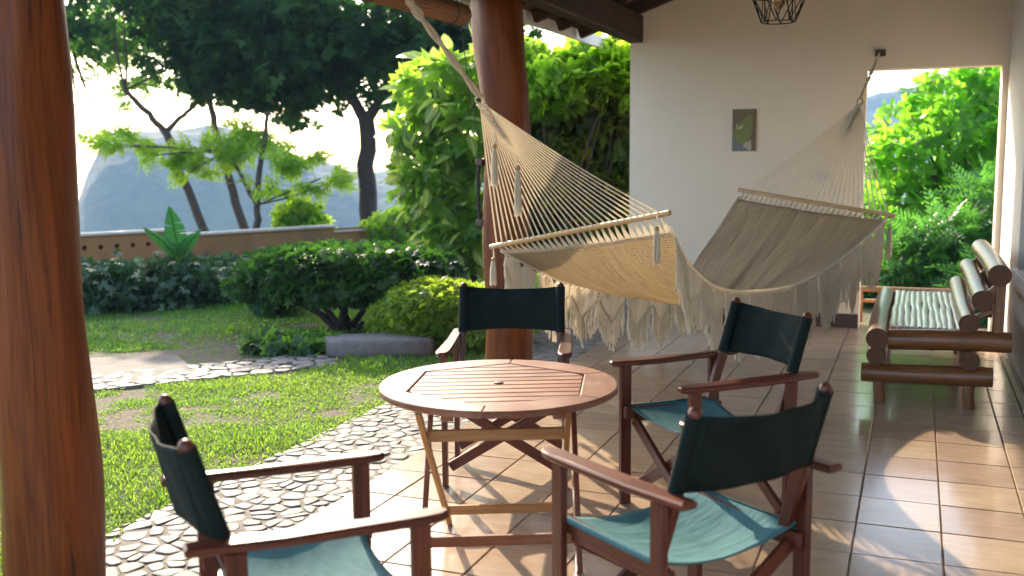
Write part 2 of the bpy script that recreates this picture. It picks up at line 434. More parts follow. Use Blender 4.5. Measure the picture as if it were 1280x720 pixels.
def tag(o, label=None, cat=None, group=None, kind=None):
    if label: o['label'] = label
    if cat: o['category'] = cat
    if group: o['group'] = group
    if kind: o['kind'] = kind
    return o
def thing(name, label, cat, loc=(0, 0, 0), rz=0, group=None):
    o = bpy.data.objects.new(name, None); C.objects.link(o); o.location = loc; o.rotation_euler = (0, 0, rz)
    o.empty_display_size = .1
    return tag(o, label, cat, group)
def copy_tree(o, parent=None):
    c = o.copy(); C.objects.link(c); c.parent = parent
    for ch in o.children: copy_tree(ch, c)
    return c
def link(name, me, parent=None, loc=None, rot=None, sc=None):
    o = bpy.data.objects.new(name, me); C.objects.link(o)
    if parent: o.parent = parent
    if loc is not None: o.location = loc
    if rot is not None: o.rotation_euler = rot
    if sc is not None: o.scale = sc
    return o

def np_mesh(name, V, F, mat, gc=None, rnd=None, smooth=False):
    """V (n,3), F (m,k) with k constant"""
    me = bpy.data.meshes.new(name); n = len(V); mF, k = F.shape
    me.vertices.add(n); me.vertices.foreach_set('co', V.astype(np.float32).ravel())
    me.loops.add(mF*k); me.loops.foreach_set('vertex_index', F.astype(np.int32).ravel())
    me.polygons.add(mF); me.polygons.foreach_set('loop_start', np.arange(0, mF*k, k, dtype=np.int32))
    me.polygons.foreach_set('loop_total', np.full(mF, k, dtype=np.int32))
    if smooth: me.polygons.foreach_set('use_smooth', np.ones(mF, dtype=bool))
    if gc is not None:
        a = me.attributes.new('gc', 'FLOAT_VECTOR', 'POINT'); a.data.foreach_set('vector', gc.astype(np.float32).ravel())
    if rnd is not None:
        a = me.attributes.new('rnd', 'FLOAT', 'POINT'); a.data.foreach_set('value', rnd.astype(np.float32).ravel())
    me.materials.append(mat); me.update(calc_edges=True); return me

def unit(a): return a/np.maximum(np.linalg.norm(a, axis=1, keepdims=True), 1e-9)
def scatter(tv, tf, pos, dirs, nrm, size, rnd):
    """copies of a template (y = leaf axis, z = face) at pos"""
    tv = np.array(tv, float); tf = np.array(tf, int); N = len(pos)
    y = unit(dirs); x = unit(np.cross(y, nrm)); z = np.cross(x, y)
    V = pos[:, None, :] + (tv[None, :, 0:1]*x[:, None, :] + tv[None, :, 1:2]*y[:, None, :] + tv[None, :, 2:3]*z[:, None, :])*size[:, None, None]
    F = tf[None, :, :] + (np.arange(N)*len(tv))[:, None, None]
    gc = np.broadcast_to(tv[None], V.shape)
    return V.reshape(-1, 3), F.reshape(-1, tf.shape[1]), gc.reshape(-1, 3), np.repeat(rnd, len(tv))

# leaf templates (quads as triangles)
def t_simple(w=.22, fold=.06, droop=.08):
    v = [(0, 0, 0), (-w, .45, fold), (0, .48, 0), (w, .45, fold), (0, 1, -droop)]
    return v, [(0, 2, 1), (0, 3, 2), (1, 2, 4), (2, 3, 4)]
def t_obovate(w=.27):
    v = [(0, 0, 0), (-w*.45, .3, .03), (0, .32, -.01), (w*.45, .3, .03), (-w, .70, .05), (0, .70, -.01), (w, .70, .05), (-w*.55, .95, .0), (0, 1.0, -.05), (w*.55, .95, .0)]
    return v, [(0, 2, 1), (0, 3, 2), (1, 2, 5), (1, 5, 4), (2, 3, 6), (2, 6, 5), (4, 5, 8), (4, 8, 7), (5, 6, 9), (5, 9, 8)]
def t_multi(base, n, spread, jitter=.2, seed=0, rachis=None):
    """a twig: n base leaves arranged along a stem (rachis) or in a whorl"""
    rg = np.random.default_rng(seed); bv, bf = base; V = []; F = []
    for i in range(n):
        if rachis:
            t = (i//2+.6)/(n/2); side = -1 if i % 2 else 1
            ang = side*(spread*(1-.35*t)); o = np.array([0, t*rachis, -.12*t*t]); sc = rachis_sc(t)
        else:
            ang = (i/n-.5)*2*spread + rg.uniform(-jitter, jitter); o = np.zeros(3); sc = rg.uniform(.75, 1.05)
        ca, sa = math.cos(ang), math.sin(ang); tilt = rg.uniform(-.25, .35)
        off = len(V)
        for x, y, z in bv:
            z2 = z + y*tilt*.5
            V.append((o[0]+(x*ca+y*sa)*sc, o[1]+(-x*sa+y*ca)*sc, o[2]+z2*sc))
        F += [tuple(k+off for k in q) for q in bf]
    return V, F
def rachis_sc(t): return .42*(1.15-.7*t)

def blob_points(blobs, n, shell=.5, clump=0, rg=RNG):
    """n points in ellipsoids [(cx,cy,cz,rx,ry,rz,weight)], denser to the outside; clump = points per clump"""
    B = np.array([b[:6] for b in blobs], float); wt = np.array([b[6] if len(b) > 6 else b[3]*b[4]*b[5] for b in blobs], float)
    m = n if not clump else max(1, n//clump)
    k = rg.choice(len(B), m, p=wt/wt.sum())
    d = unit(rg.normal(size=(m, 3))); r = rg.uniform(0, 1, (m, 1))**(1/3*shell)
    P = d*r; out = P*1.0; pos = B[k, :3]+P*B[k, 3:6]
    if clump:
        pos = np.repeat(pos, clump, 0)[:n]; out = np.repeat(out, clump, 0)[:n]; kk = np.repeat(k, clump)[:n]
        sg = B[kk, 3:6]*.16
        pos = pos + rg.normal(size=pos.shape)*np.minimum(sg, .28)
    return pos, out
def leaf_mass(name, blobs, n, tmpl, size, mat, parent=None, shell=.5, clump=0, up=.5, outw=.7, sizevar=.3, rndf=None, zmin=None, rg=RNG, kind='stuff'):
    pos, out = blob_points(blobs, n, shell, clump, rg)
    if zmin is not None: pos = pos[(keep := pos[:, 2] > zmin)]; out = out[keep]
    N = len(pos)
    d = unit(out*outw + rg.normal(size=(N, 3))*.6 + np.array([0, 0, -.15]))
    nr = unit(rg.normal(size=(N, 3))*.55 + np.array([0, 0, up]) + out*.4)
    s = size*(1+rg.uniform(-sizevar, sizevar, N))
    pn = fbm(pos[:, 0]*1.7+pos[:, 1]*.6+60, pos[:, 2]*1.7+pos[:, 1]*.9+60, 44)       # lit and dark leaf clumps put into the leaf colour by noise
    a = np.clip(.45*rg.uniform(0, 1, N)+1.9*(pn-.36), 0, 1) if rndf is None else rndf(pos, out, rg.uniform(0, 1, N))
    V, F, g, q = scatter(*tmpl, pos, d, nr, s, a)
    o = link(name, np_mesh(name, V, F, mat, g, q), parent)
    if kind: o['kind'] = kind
    return o

def vnoise(x, y, seed=0):
    rg = np.random.default_rng(seed); T = rg.uniform(0, 1, (64, 64))
    xi = np.floor(x).astype(int); yi = np.floor(y).astype(int); fx = x-xi; fy = y-yi
    fx = fx*fx*(3-2*fx); fy = fy*fy*(3-2*fy)
    g = lambda a, b: T[a % 64, b % 64]
    return (g(xi, yi)*(1-fx)+g(xi+1, yi)*fx)*(1-fy)+(g(xi, yi+1)*(1-fx)+g(xi+1, yi+1)*fx)*fy
def fbm(x, y, seed=0): return .5*vnoise(x, y, seed)+.3*vnoise(2.1*x, 2.1*y, seed+1)+.2*vnoise(4.3*x, 4.3*y, seed+2)

def ease(tab, s):
    """smooth interpolation in a table [(s, value)]"""
    n = len(tab)
    for i in range(n-1):
        if s <= tab[i+1][0] or i == n-2:
            s0, a = tab[i]; s1, b = tab[i+1]; h = s1-s0; t = max(0, min(1, (s-s0)/h))
            def slope(j):
                if j == 0: return (tab[1][1]-tab[0][1])/(tab[1][0]-tab[0][0])
                if j == n-1: return (tab[-1][1]-tab[-2][1])/(tab[-1][0]-tab[-2][0])
                return (tab[j+1][1]-tab[j-1][1])/(tab[j+1][0]-tab[j-1][0])
            m0, m1 = slope(i)*h, slope(i+1)*h
            return (2*t**3-3*t*t+1)*a+(t**3-2*t*t+t)*m0+(-2*t**3+3*t*t)*b+(t**3-t*t)*m1

def clip_poly(poly, px, py, qx, qy):
    """keep the side of poly nearer (px,py) than (qx,qy)"""
    mx, my = (px+qx)/2, (py+qy)/2; nx, ny = qx-px, qy-py; out = []
    for i in range(len(poly)):
        a = poly[i-1]; b = poly[i]
        da = (a[0]-mx)*nx+(a[1]-my)*ny; db = (b[0]-mx)*nx+(b[1]-my)*ny
        if (da <= 0) != (db <= 0):
            t = da/(da-db); out.append((a[0]+(b[0]-a[0])*t, a[1]+(b[1]-a[1])*t))
        if db <= 0: out.append(b)
    return out
def clip_half(poly, nx, ny, c):
    out = []
    for i in range(len(poly)):
        a = poly[i-1]; b = poly[i]; da = a[0]*nx+a[1]*ny-c; db = b[0]*nx+b[1]*ny-c
        if (da <= 0) != (db <= 0):
            t = da/(da-db); out.append((a[0]+(b[0]-a[0])*t, a[1]+(b[1]-a[1])*t))
        if db <= 0: out.append(b)
    return out
def cobbles(x0, x1, y0, y1, size, gap, rg, halves=()):
    """irregular flat stones filling a strip: list of outlines"""
    pts = []; ny = int((y1-y0)/size); nx = max(1, int((x1-x0)/size))
    for j in range(-1, ny+1):
        for i in range(-1, nx+1):
            pts.append((x0+(i+.5+.5*(j % 2)+rg.uniform(-.5, .5))*size*(x1-x0)/(nx*size), y0+(j+.5+rg.uniform(-.5, .5))*size))
    P = np.array(pts); res = []
    for k, (px, py) in enumerate(pts):
        d = np.hypot(P[:, 0]-px, P[:, 1]-py); nb = np.argsort(d)[1:14]; sz = size*1.2
        poly = [(px-sz, py-sz), (px+sz, py-sz), (px+sz, py+sz), (px-sz, py+sz)]
        for q in nb: poly = clip_poly(poly, px, py, P[q, 0], P[q, 1])
        for h in ((-1, 0, -x0), (1, 0, x1), (0, -1, -y0), (0, 1, y1)) + tuple(halves): poly = clip_half(poly, *h)
        if len(poly) < 3: continue
        cx = sum(p[0] for p in poly)/len(poly); cy = sum(p[1] for p in poly)/len(poly)
        ar = .5*abs(sum(poly[i-1][0]*poly[i][1]-poly[i][0]*poly[i-1][1] for i in range(len(poly))))
        if ar < size*size*.14: continue
        rad = math.sqrt(ar); g = gap*rg.uniform(.5, 2.6); kf = max(.6, 1-g/rad*1.15)
        poly = [(cx+(p[0]-cx)*kf, cy+(p[1]-cy)*kf) for p in poly]
        q = []
        for i in range(len(poly)):                      # round the corners once
            a = poly[i-1]; b = poly[i]
            if math.hypot(a[0]-b[0], a[1]-b[1]) < rad*.12: q.append(((a[0]+b[0])/2, (a[1]+b[1])/2)); continue
            q.append((a[0]*.80+b[0]*.20, a[1]*.80+b[1]*.20)); q.append((a[0]*.20+b[0]*.80, a[1]*.20+b[1]*.80))
        if len(q) >= 4: res.append((cx, cy, q))
    return res
def stone_mesh(mb, cx, cy, poly, z, h, rg, cxo=0, cyo=0):
    tx, ty = rg.uniform(-.06, .06), rg.uniform(-.06, .06); rings = []
    for kf, zz in ((1.0, z-.02), (1.0, z+h*.55), (.94, z+h*.92), (.78, z+h)):
        rings.append([(cx+(p[0]-cx)*kf-cxo, cy+(p[1]-cy)*kf-cyo, zz+(p[0]-cx)*tx+(p[1]-cy)*ty) for p in poly])
    mb.rings(rings, rings, True)

# ------------------------------------------------------------------ the setting: sky is the world; ground, sea, hills
def gz(x, y):
    """garden ground height"""
    z = -.035 - .004*np.maximum(0, -3.05-x) + .05*(fbm(x*.5+9, y*.5+3, 5)-.5)*np.clip((-3.1-x)/1.2, 0, 1)
    far = np.maximum(0, np.hypot(np.minimum(x+2, 0), np.maximum(y-3, 0)) - 17)
    far2 = np.maximum(0, y-17)
    return z - 26*(1-np.exp(-(np.maximum(far, far2)/26)**1.4))
def ground():
    xs = np.concatenate([np.linspace(-90, -24, 34), np.linspace(-23, -3.06, 90), np.linspace(-2.9, 14, 30), np.linspace(15, 90, 40)])
    ys = np.concatenate([np.linspace(-25, 1, 24), np.linspace(1.3, 18, 90), np.linspace(19, 110, 60)])
    X, Y = np.meshgrid(xs, ys, indexing='ij'); Z = gz(X, Y)
    Z = np.where((X > -3.03) & (Y < 9.6), -.12, Z); Z = np.where((X > -2.95) & (Y >= 9.6) & (Y < 17), -.14, Z)
    nx, ny = X.shape; idx = np.arange(nx*ny).reshape(nx, ny)
    F = np.stack([idx[:-1, :-1], idx[1:, :-1], idx[1:, 1:], idx[:-1, 1:]], -1).reshape(-1, 4)
    o = link('ground', np_mesh('ground', np.stack([X, Y, Z], -1).reshape(-1, 3), F, M['soil'], smooth=True)); tag(o, kind='structure'); return o
ground()
SEA = -20.0
mb = MB(); mb.add([(-880, -880, SEA), (880, -880, SEA), (880, 980, SEA), (-880, 980, SEA)], [(0, 1, 2, 3)])
tag(mb.build('sea', M['sea'], None, 0), kind='structure')

def headland(name, cx, cy, axis, prof, depth, seed):
    """a ridge: prof = [(along, height)], axis = direction along the ridge"""
    ax = np.array([math.cos(axis), math.sin(axis)]); ac = np.array([-ax[1], ax[0]])
    A = np.linspace(prof[0][0], prof[-1][0], 110); B = np.linspace(-depth, depth, 44)
    H = np.interp(A, [p[0] for p in prof], [p[1] for p in prof])
    AA, BB = np.meshgrid(A, B, indexing='ij')
    k = np.clip(1-np.abs(BB/depth)**1.5, 0, 1)
    n = fbm(AA*.03+40, BB*.03+40, seed); n2 = fbm(AA*.17+40, BB*.17+40, seed+3); n3 = fbm(AA*.6+40, BB*.6+40, seed+4)
    Z = SEA-1 + (H[:, None]-SEA)*k*(1.10+.30*(n-.45)) + (n2-.5)*2.2*k + (n3-.5)*1.2*k
    P = np.stack([cx+AA*ax[0]+BB*ac[0], cy+AA*ax[1]+BB*ac[1], Z], -1)
    nx, ny = AA.shape; idx = np.arange(nx*ny).reshape(nx, ny)
    F = np.stack([idx[:-1, :-1], idx[1:, :-1], idx[1:, 1:], idx[:-1, 1:]], -1).reshape(-1, 4)
    return tag(link(name, np_mesh(name, P.reshape(-1, 3), F, M['hill'], smooth=True)), kind='structure')
# across the bay, left of the terrace; and beyond the opening in the end wall
headland('hill', -236, 210, R(42), [(10, -22), (17, -18), (22, -8), (26, 2), (30, 8.6), (38, 10.0), (55, 9.6), (72, 6.0), (84, .6), (100, -3), (125, -5), (160, -5), (220, -2), (330, -2)], 60, 3)
headland('hill', 60, 520, R(5), [(-260, -10), (-150, 12), (-80, 25), (-10, 28), (60, 34), (140, 44), (300, 40), (420, 10)], 110, 8)

# ------------------------------------------------------------------ terrace floor with its tiles
TX, TY = .3287, .352
X0F, X1F = -2.37, .66
floor = MB(); floor.add([(X0F, -2.2, -.12), (X1F, -2.2, -.12), (X1F, 9.75, -.12), (X0F, 9.75, -.12), (X0F, -2.2, -.007), (X1F, -2.2, -.007), (X1F, 9.75, -.007), (X0F, 9.75, -.007)],
    [(3, 2, 1, 0), (4, 5, 6, 7), (0, 1, 5, 4), (1, 2, 6, 5), (2, 3, 7, 6), (3, 0, 4, 7)])
floor = tag(floor.build('floor', M['grout'], None, 0), kind='structure')
def tile_mesh(w, h):
    b = MB(); b.prism([(-w/2, -h/2), (w/2, -h/2), (w/2, h/2), (-w/2, h/2)], -.012, 0, None, .0025); return b.mesh('tile', M['tile'], 30)
tiles = {}
rg = random.Random(3)
for i in range(-7, 3):
    xa = -.183+TX*i; xb = xa+TX
    xa = max(xa, X0F+.001); xb = min(xb, X1F-.03)
    if xb-xa < .04: continue
    for j in range(-7, 16):
        ya = 4.337+TY*j; yb = min(ya+TY, 9.74)
        if ya < 1.3 or yb-ya < .04: continue
        key = (round(xb-xa, 3), round(yb-ya, 3))
        if key not in tiles: tiles[key] = tile_mesh(key[0]-.007, key[1]-.007)
        link('tile', tiles[key], floor, ((xa+xb)/2, (ya+yb)/2, rg.uniform(-.0012, .0008)), (rg.uniform(-.0016, .0016), rg.uniform(-.0016, .0016), 0))
big = MB()                                                       # the floor nearer than the photograph shows
big.box((X0F+.003, -2.19, -.006), (X1F-.03, 1.515, -.001), .002); b_ = big.build('near_floor_tiles', M['tile'], floor)

# cobbled strip along the terrace edge
strip = MB(); strip.add([(-3.06, -2, -.06), (X0F, -2, -.06), (X0F, 9.9, -.06), (-3.06, 9.9, -.06), (-3.06, -2, -.018), (X0F, -2, -.018), (X0F, 9.9, -.018), (-3.06, 9.9, -.018)],
    [(4, 5, 6, 7), (0, 1, 5, 4), (2, 3, 7, 6), (3, 0, 4, 7), (1, 2, 6, 5)])
strip = tag(strip.build('cobbled_strip', M['mortar'], None, 0), kind='structure')
cg = random.Random(5)
cob = [c for c in cobbles(-3.08, X0F-.004, 2.0, 9.8, .082, .008, cg)]
cob.sort(key=lambda c: -1 if 2.5 < c[1] < 5.3 else c[1])
rest = MB(); rest_r = []
near = [c for c in cob if 2.6 < c[1]]; near.sort(key=lambda c: c[1])
for k, (cx, cy, po) in enumerate(near):
    if k < 296:
        b = MB(); stone_mesh(b, cx, cy, po, -.018, cg.uniform(.001, .006), cg, cx, cy); link('stone', b.mesh('stone', M['stone'], 60), strip, (cx, cy, 0))
    else:
        n0 = len(rest.v); stone_mesh(rest, cx, cy, po, -.018, cg.uniform(.001, .006), cg); rest_r += [cg.random()]*(len(rest.v)-n0)
for cx, cy, po in cob:
    if cy <= 2.6:
        n0 = len(rest.v); stone_mesh(rest, cx, cy, po, -.018, cg.uniform(.001, .006), cg); rest_r += [cg.random()]*(len(rest.v)-n0)
me = rest.mesh('stones', M['stone'], 60); a = me.attributes.new('rnd', 'FLOAT', 'POINT'); a.data.foreach_set('value', rest_r)
tag(link('stones', me, strip), kind='stuff')

# garden path: a worn concrete walk edged with flat stones, crossing the lawn on the left
def path_pt(t, s):           # t along, s across
    a = Vector((-6.6, 4.55)); b = Vector((-4.35, 7.15)); d = b-a; n = Vector((-d.y, d.x)).normalized(); p = a+d*t+n*s
    return p
pth = MB()
def pf(u, v):
    t = -.35+1.0*u; s = -.62+ (2.09-.9*u)*v
    p = path_pt(t, s); return (p.x, p.y, float(gz(np.array(p.x), np.array(p.y)))+.010+.010*math.sin(v*PI))
pth.grid(pf, 16, 8)
path = tag(pth.build('garden_path', M['concrete'], None, 60), kind='structure')
pa, pb = path_pt(-.35, 0), path_pt(.95, 0); pd = (pb-pa).normalized(); ang = math.atan2(pd.y, pd.x); L = (pb-pa).length
for cx, cy, po in cobbles(0, L, -.62, -.05, .13, .008, cg, ()):
    if cy > -.05-.02 and False: continue
    ca, sa = math.cos(ang), math.sin(ang); wx = pa.x+cx*ca-cy*sa; wy = pa.y+cx*sa+cy*ca
    z = float(gz(np.array(wx), np.array(wy)))
    b = MB(); stone_mesh(b, 0, 0, [((p[0]-cx)*ca-(p[1]-cy)*sa, (p[0]-cx)*sa+(p[1]-cy)*ca) for p in po], .012, cg.uniform(.004, .011), cg)
    link('stone', b.mesh('stone', M['stone'], 60), path, (wx, wy, z))

# ------------------------------------------------------------------ walls
SL = .345
def zr(x): return 2.82+SL*(x+2.40)        # underside of the rafters
def wall_hole(fn, us, zs, top, skip):
    """front at w=0, back at w=1; us 4 stations, zs rows below the sloped top, skip = set of (col,row) left open"""
    b = MB(); rows = len(zs); Z = lambda i, j: zs[j] if j < rows else top(us[i])
    nu, nz = len(us), rows+1; ix = lambda i, j, w: (w*nu+i)*nz+j
    vs = [fn(us[i], Z(i, j), w) for w in (0, 1) for i in range(nu) for j in range(nz)]; fs = []
    solid = {(i, j) for i in range(nu-1) for j in range(nz-1)}-skip
    for i, j in solid:
        fs.append((ix(i, j, 0), ix(i+1, j, 0), ix(i+1, j+1, 0), ix(i, j+1, 0)))
        fs.append((ix(i, j, 1), ix(i, j+1, 1), ix(i+1, j+1, 1), ix(i+1, j, 1)))
        if (i-1, j) not in solid: fs.append((ix(i, j, 0), ix(i, j+1, 0), ix(i, j+1, 1), ix(i, j, 1)))
        if (i+1, j) not in solid: fs.append((ix(i+1, j, 0), ix(i+1, j, 1), ix(i+1, j+1, 1), ix(i+1, j+1, 0)))
        if (i, j-1) not in solid: fs.append((ix(i, j, 0), ix(i, j, 1), ix(i+1, j, 1), ix(i+1, j, 0)))
        if (i, j+1) not in solid: fs.append((ix(i, j+1, 0), ix(i+1, j+1, 0), ix(i+1, j+1, 1), ix(i, j+1, 1)))
    b.add(vs, fs); return b
YW = 9.4
ew = thing('end_wall', 'white plastered end wall with the tall opening and the small map', 'wall', (0, YW, 0))
b = wall_hole(lambda u, z, w: (u, w*.22, z), [-2.52, -.437, .614, .90], [-.02, 2.238], lambda u: zr(u)+.10, {(1, 0)})
b.build('wall_panel', M['plaster'], ew, 0)
b = MB(); b.box((-2.515, -.014, .0), (-.441, -.001, .125), .003); b.build('skirting', M['skirting'], ew)
XS = .66
sw = thing('side_wall', 'white plastered side wall behind the bamboo bench with a shuttered window', 'wall', (XS, 0, 0))
b = wall_hole(lambda u, z, w: (w*.22, u, z), [-2.2, 6.30, 7.72, YW-.003], [-.02, .735, 2.13], lambda u: zr(XS)+.10, {(1, 1)})
b.build('wall_panel', M['plaster_side'], sw, 0)
b = MB(); b.box((-.03, 6.22, .70), (.12, 7.78, .738), .006); b.build('window_sill', M['sill'], sw)
for y0 in (6.31, 7.02):
    b = MB(); b.box((.13, y0, .745), (.165, y0+.065, 2.125), .004); b.box((.13, y0+.63, .745), (.165, y0+.695, 2.125), .004)
    b.box((.132, y0+.066, .745), (.163, y0+.629, .83), .004); b.box((.132, y0+.066, 2.04), (.163, y0+.629, 2.125), .004)
    sh = b.build('shutter', M['shutter_wood'], sw)
    for k in range(9):
        s = MB(); s.bar((.148, y0+.066, .868+k*.137), (.148, y0+.629, .868+k*.137), .05, .110, (.55, 0, 1), .004); s.build('slat', M['shutter_wood'], sh)
b = MB(); b.box((-.029, -2.19, -.003), (-.001, YW-.02, .085), .004); b.build('skirting', M['skirt_tile'], sw)

# roof over the terrace, its unseen near end cut short to let light in
rf = thing('porch_roof', 'dark timber porch roof with rafters over the tiled terrace', 'roof', (0, 0, 2.56))
def rz(x): return zr(x)-2.56
b = MB(); b.bar((-2.465, .6, .12), (-2.465, YW+.02, .12), .13, .245, (0, 0, 1), .012); b.build('eave_beam', M['roof_wood'], rf)
pr = MB(); pr.bar((-3.0, 0, rz(-3.0)+.055), (.95, 0, rz(.95)+.055), .065, .105, (0, 0, 1), .006)
rme = pr.mesh('rafter', M['roof_wood'], 35)
y = YW-.045
while y > .6: link('rafter', rme, rf, (0, y, 0)); y -= .62
bw = .19; k = 0; x = -3.04
while x < .93:
    mbd = MB(); sx = bw-.006; xa, xb = x, x+sx
    mbd.bar(((xa+xb)/2, .55, rz((xa+xb)/2)+.122), ((xa+xb)/2, YW+.24, rz((xa+xb)/2)+.122), math.hypot(sx, sx*SL), .018, (-SL, 0, 1), .002)
    mbd.build('ceiling_board', M['board_wood'], rf); x += bw
mbd = MB(); mbd.bar((-3.12, 5.05, rz(-3.12)+.150), (1.3, 5.05, rz(1.3)+.150), 9.1, .03, (0, 0, 1), .004); mbd.build('roof_sheet', M['cap'], rf)
mbd = MB(); mbd.box((-3.06, .5, rz(-3.06)+.02), (-3.035, YW+1.1, rz(-3.06)+.132), .003); mbd.build('fascia_board', M['sill'], rf)

# natural log posts
def log_post(label, x, y, rad, top, lean, seed):
    t = thing('log_post', label, 'post', (x, y, -.03))
    pts = []; rr_ = []
    for i in range(22):
        s = i/21; z = s*(top+.03)
        pts.append((lean[0](s), lean[1](s), z)); rr_.append(rad*(1.0+.05*math.sin(5*s+seed)+.02*math.sin(13*s+seed)))
    b = MB(); b.tube(pts, rr_, 28, True, seed); b.build('log', M['post_wood'], t, 60)
    return t
log_post('reddish log post nearest the camera beside the lawn', -2.862, 2.70, .162, 2.76, (lambda s: -.012*s, lambda s: 0), 1.2)
POST = (-2.665, 6.62)
pm = log_post('reddish log post behind the black backed chair carrying the eave beam', POST[0], POST[1], .165, 2.76,
              (lambda s: .02-.02*s-.075*max(0, s-.72)/.28, lambda s: 0), 2.9)
# blind cord cleat on the left flank of that post
ct = thing('blind_cleat', 'slim dark blind cleat fixed to the flank of the middle post', 'cleat', (POST[0]-.160, POST[1]-.06, 1.05))
b = MB(); b.tube([(0, 0, 0), (-.012, -.01, .12), (-.012, -.01, .36), (0, 0, .47)], .013, 8); b.build('rod', M['cordblack'], ct)
for z in (.02, .44):
    b = MB(); b.box((-.022, -.035, z-.025), (.03, .02, z+.025), .006); b.build('bracket', M['skirting'], ct)

# ------------------------------------------------------------------ director chairs
def make_chair():
    t = thing('folding_armchair', 'x', 'chair')
    wd = M['chair_wood']
    for sx in (-1, 1):
        x = sx*.278
        for y, h in ((.235, .618), (-.215, .618)):
            b = MB(); b.bar((x, y, 0), (x, y, h), .024, .050, (0, 1, 0), .003, ); b.build('leg', wd, t)
        b = MB(); b.bar((x-sx*.030, -.235, .400), (x-sx*.030, .255, .418), .026, .050, (0, 0, 1), .004); b.build('seat_rail', wd, t)
        # armrest, wider and rounded at the front
        o = [(-.026, -.33), (.026, -.33), (.028, -.1), (.034, .14), (.036, .24), (.030, .285), (.014, .307), (-.010, .308), (-.026, .290), (-.032, .24), (-.030, .1)]
        b = MB(); b.prism([(p[0]*sx, p[1]) for p in (o if sx > 0 else o[::-1])], .618, .642, None, .006, 1)
        b.v = [(vx+x, vy, vz - (.10*(vy-.12)**2*1.6 if vy > .12 else 0) - .010*math.cos(vy*5)+.008) for vx, vy, vz in b.v]
        b.build('armrest', wd, t)
        # back pole: round above the arm, flat wedge below it
        p0 = Vector((x-sx*.032, -.165, .40)); p1 = Vector((x-sx*.032, -.315, .885)); d = (p1-p0)
        b = MB(); b.bar(p0, p0+d*.50, .024, .034, (0, 1, 0), .004, .026, .048)
        pp = [p0+d*k for k in (.48, .6, .8, .96, .985, 1.0, 1.008)]
        b.tube(pp, [.0175, .0185, .019, .0195, .018, .012, .004], 12); b.build('back_pole', wd, t)
        # lower stretcher along the side
    for y, q in ((.195, 1), (-.185, -1)):
        for sx in (-1, 1):
            yy = y+sx*.011*q
            b = MB(); b.bar((sx*-.262, yy, .075), (sx*.246, yy, .385), .020, .046, (0, 0, 1), .003); b.build('cross_brace', wd, t)
    for y in (.19, -.19):
        b = MB(); b.tube([(0, y+.025, .226), (0, y-.025, .226)], .008, 8); b.build('pivot_bolt', M['iron'], t)
    for x in (-1, 1):
        b = MB(); b.bar((x*.25, .205, .385), (x*.25, -.2, .385), .018, .02, (0, 0, 1), .003); b.build('lower_rail', wd, t)
    # seat sling
    def seat(u, v):
        x = (u-.5)*2; y = -.205+.435*v
        ex = abs(x); sag = .062*(1-ex**2.2)*(1-.35*(2*v-1)**2)+.012*(1-ex)*math.sin(3*v+1)
        y += (.018 if v > .5 else -.018)*-(1-ex*ex)*abs(2*v-1)**3
        return (x*.264, y, .446-sag)
    b = MB(); b.grid(seat, 22, 18, lambda u, v: (u*.53, v*.435, 0))
    s = b.build('seat_sling', M['canvas'], t, 60); md = s.modifiers.new('thickness', 'SOLIDIFY'); md.thickness = .004
    for sx in (-1, 1):                                           # canvas folded over the side rails
        b = MB()
        b.grid(lambda u, v: (sx*(.264-.006+.011*math.cos(PI*(.5-u*1.25))), -.205+.435*v, .436+.011*math.sin(PI*(.5-u*1.25))-.03*max(0, u-.8)), 10, 6, lambda u, v: (u*.05, v*.435, 0))
        q = b.build('seat_hem', M['canvas'], t, 60)
    # back sling with sleeves round the poles
    p0 = Vector((.246, -.165, .40)); d = Vector((0, -.150, .485))
    def back(u, v):
        x = (u-.5)*2; k = .508+.455*v; q = p0+d*k; bow = .060*(1-x*x)*(1-.35*v); dip = .018*(1-x*x)*(1 if v > .5 else -.3)*abs(2*v-1)**2
        return (x*.246, q.y-.021-bow-.004*math.sin(9*x+3*v), q.z-dip)
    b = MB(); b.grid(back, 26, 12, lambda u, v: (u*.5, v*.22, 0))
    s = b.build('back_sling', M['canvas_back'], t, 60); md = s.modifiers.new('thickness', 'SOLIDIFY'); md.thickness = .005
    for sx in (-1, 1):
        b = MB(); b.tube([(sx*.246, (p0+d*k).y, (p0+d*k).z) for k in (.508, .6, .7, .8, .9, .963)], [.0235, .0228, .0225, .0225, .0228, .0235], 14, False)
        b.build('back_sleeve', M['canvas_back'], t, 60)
        b = MB(); b.tube([back(.5+sx*.445, v/8) for v in range(9)], .0022, 4); b.build('seam', M['canvas_back'], t)
    return t
chair0 = make_chair()
CH = [((-1.483, 2.226), 45.3, 'dark canvas armchair at the left front with its sunlit teal seat towards the table'),
      ((-1.80, 4.49), -72.6, 'armchair with a black looking back standing behind the table before the middle log post'),
      ((-.787, 4.20), -136.2, 'dark green canvas armchair on the right of the table below the hammock'),
      ((-.612, 2.903), 144.6, '')]
CH[3] = (CH[3][0], CH[3][1], 'dark canvas armchair at the right front seen from behind with sun on its teal seat')
for i, ((x, y), a, lab) in enumerate(CH):
    c = chair0 if i == 0 else copy_tree(chair0)
    c.location = (x, y, .001); c.rotation_euler = (0, 0, R(a-90)); c['label'] = lab; c['group'] = 'folding armchairs round the table'

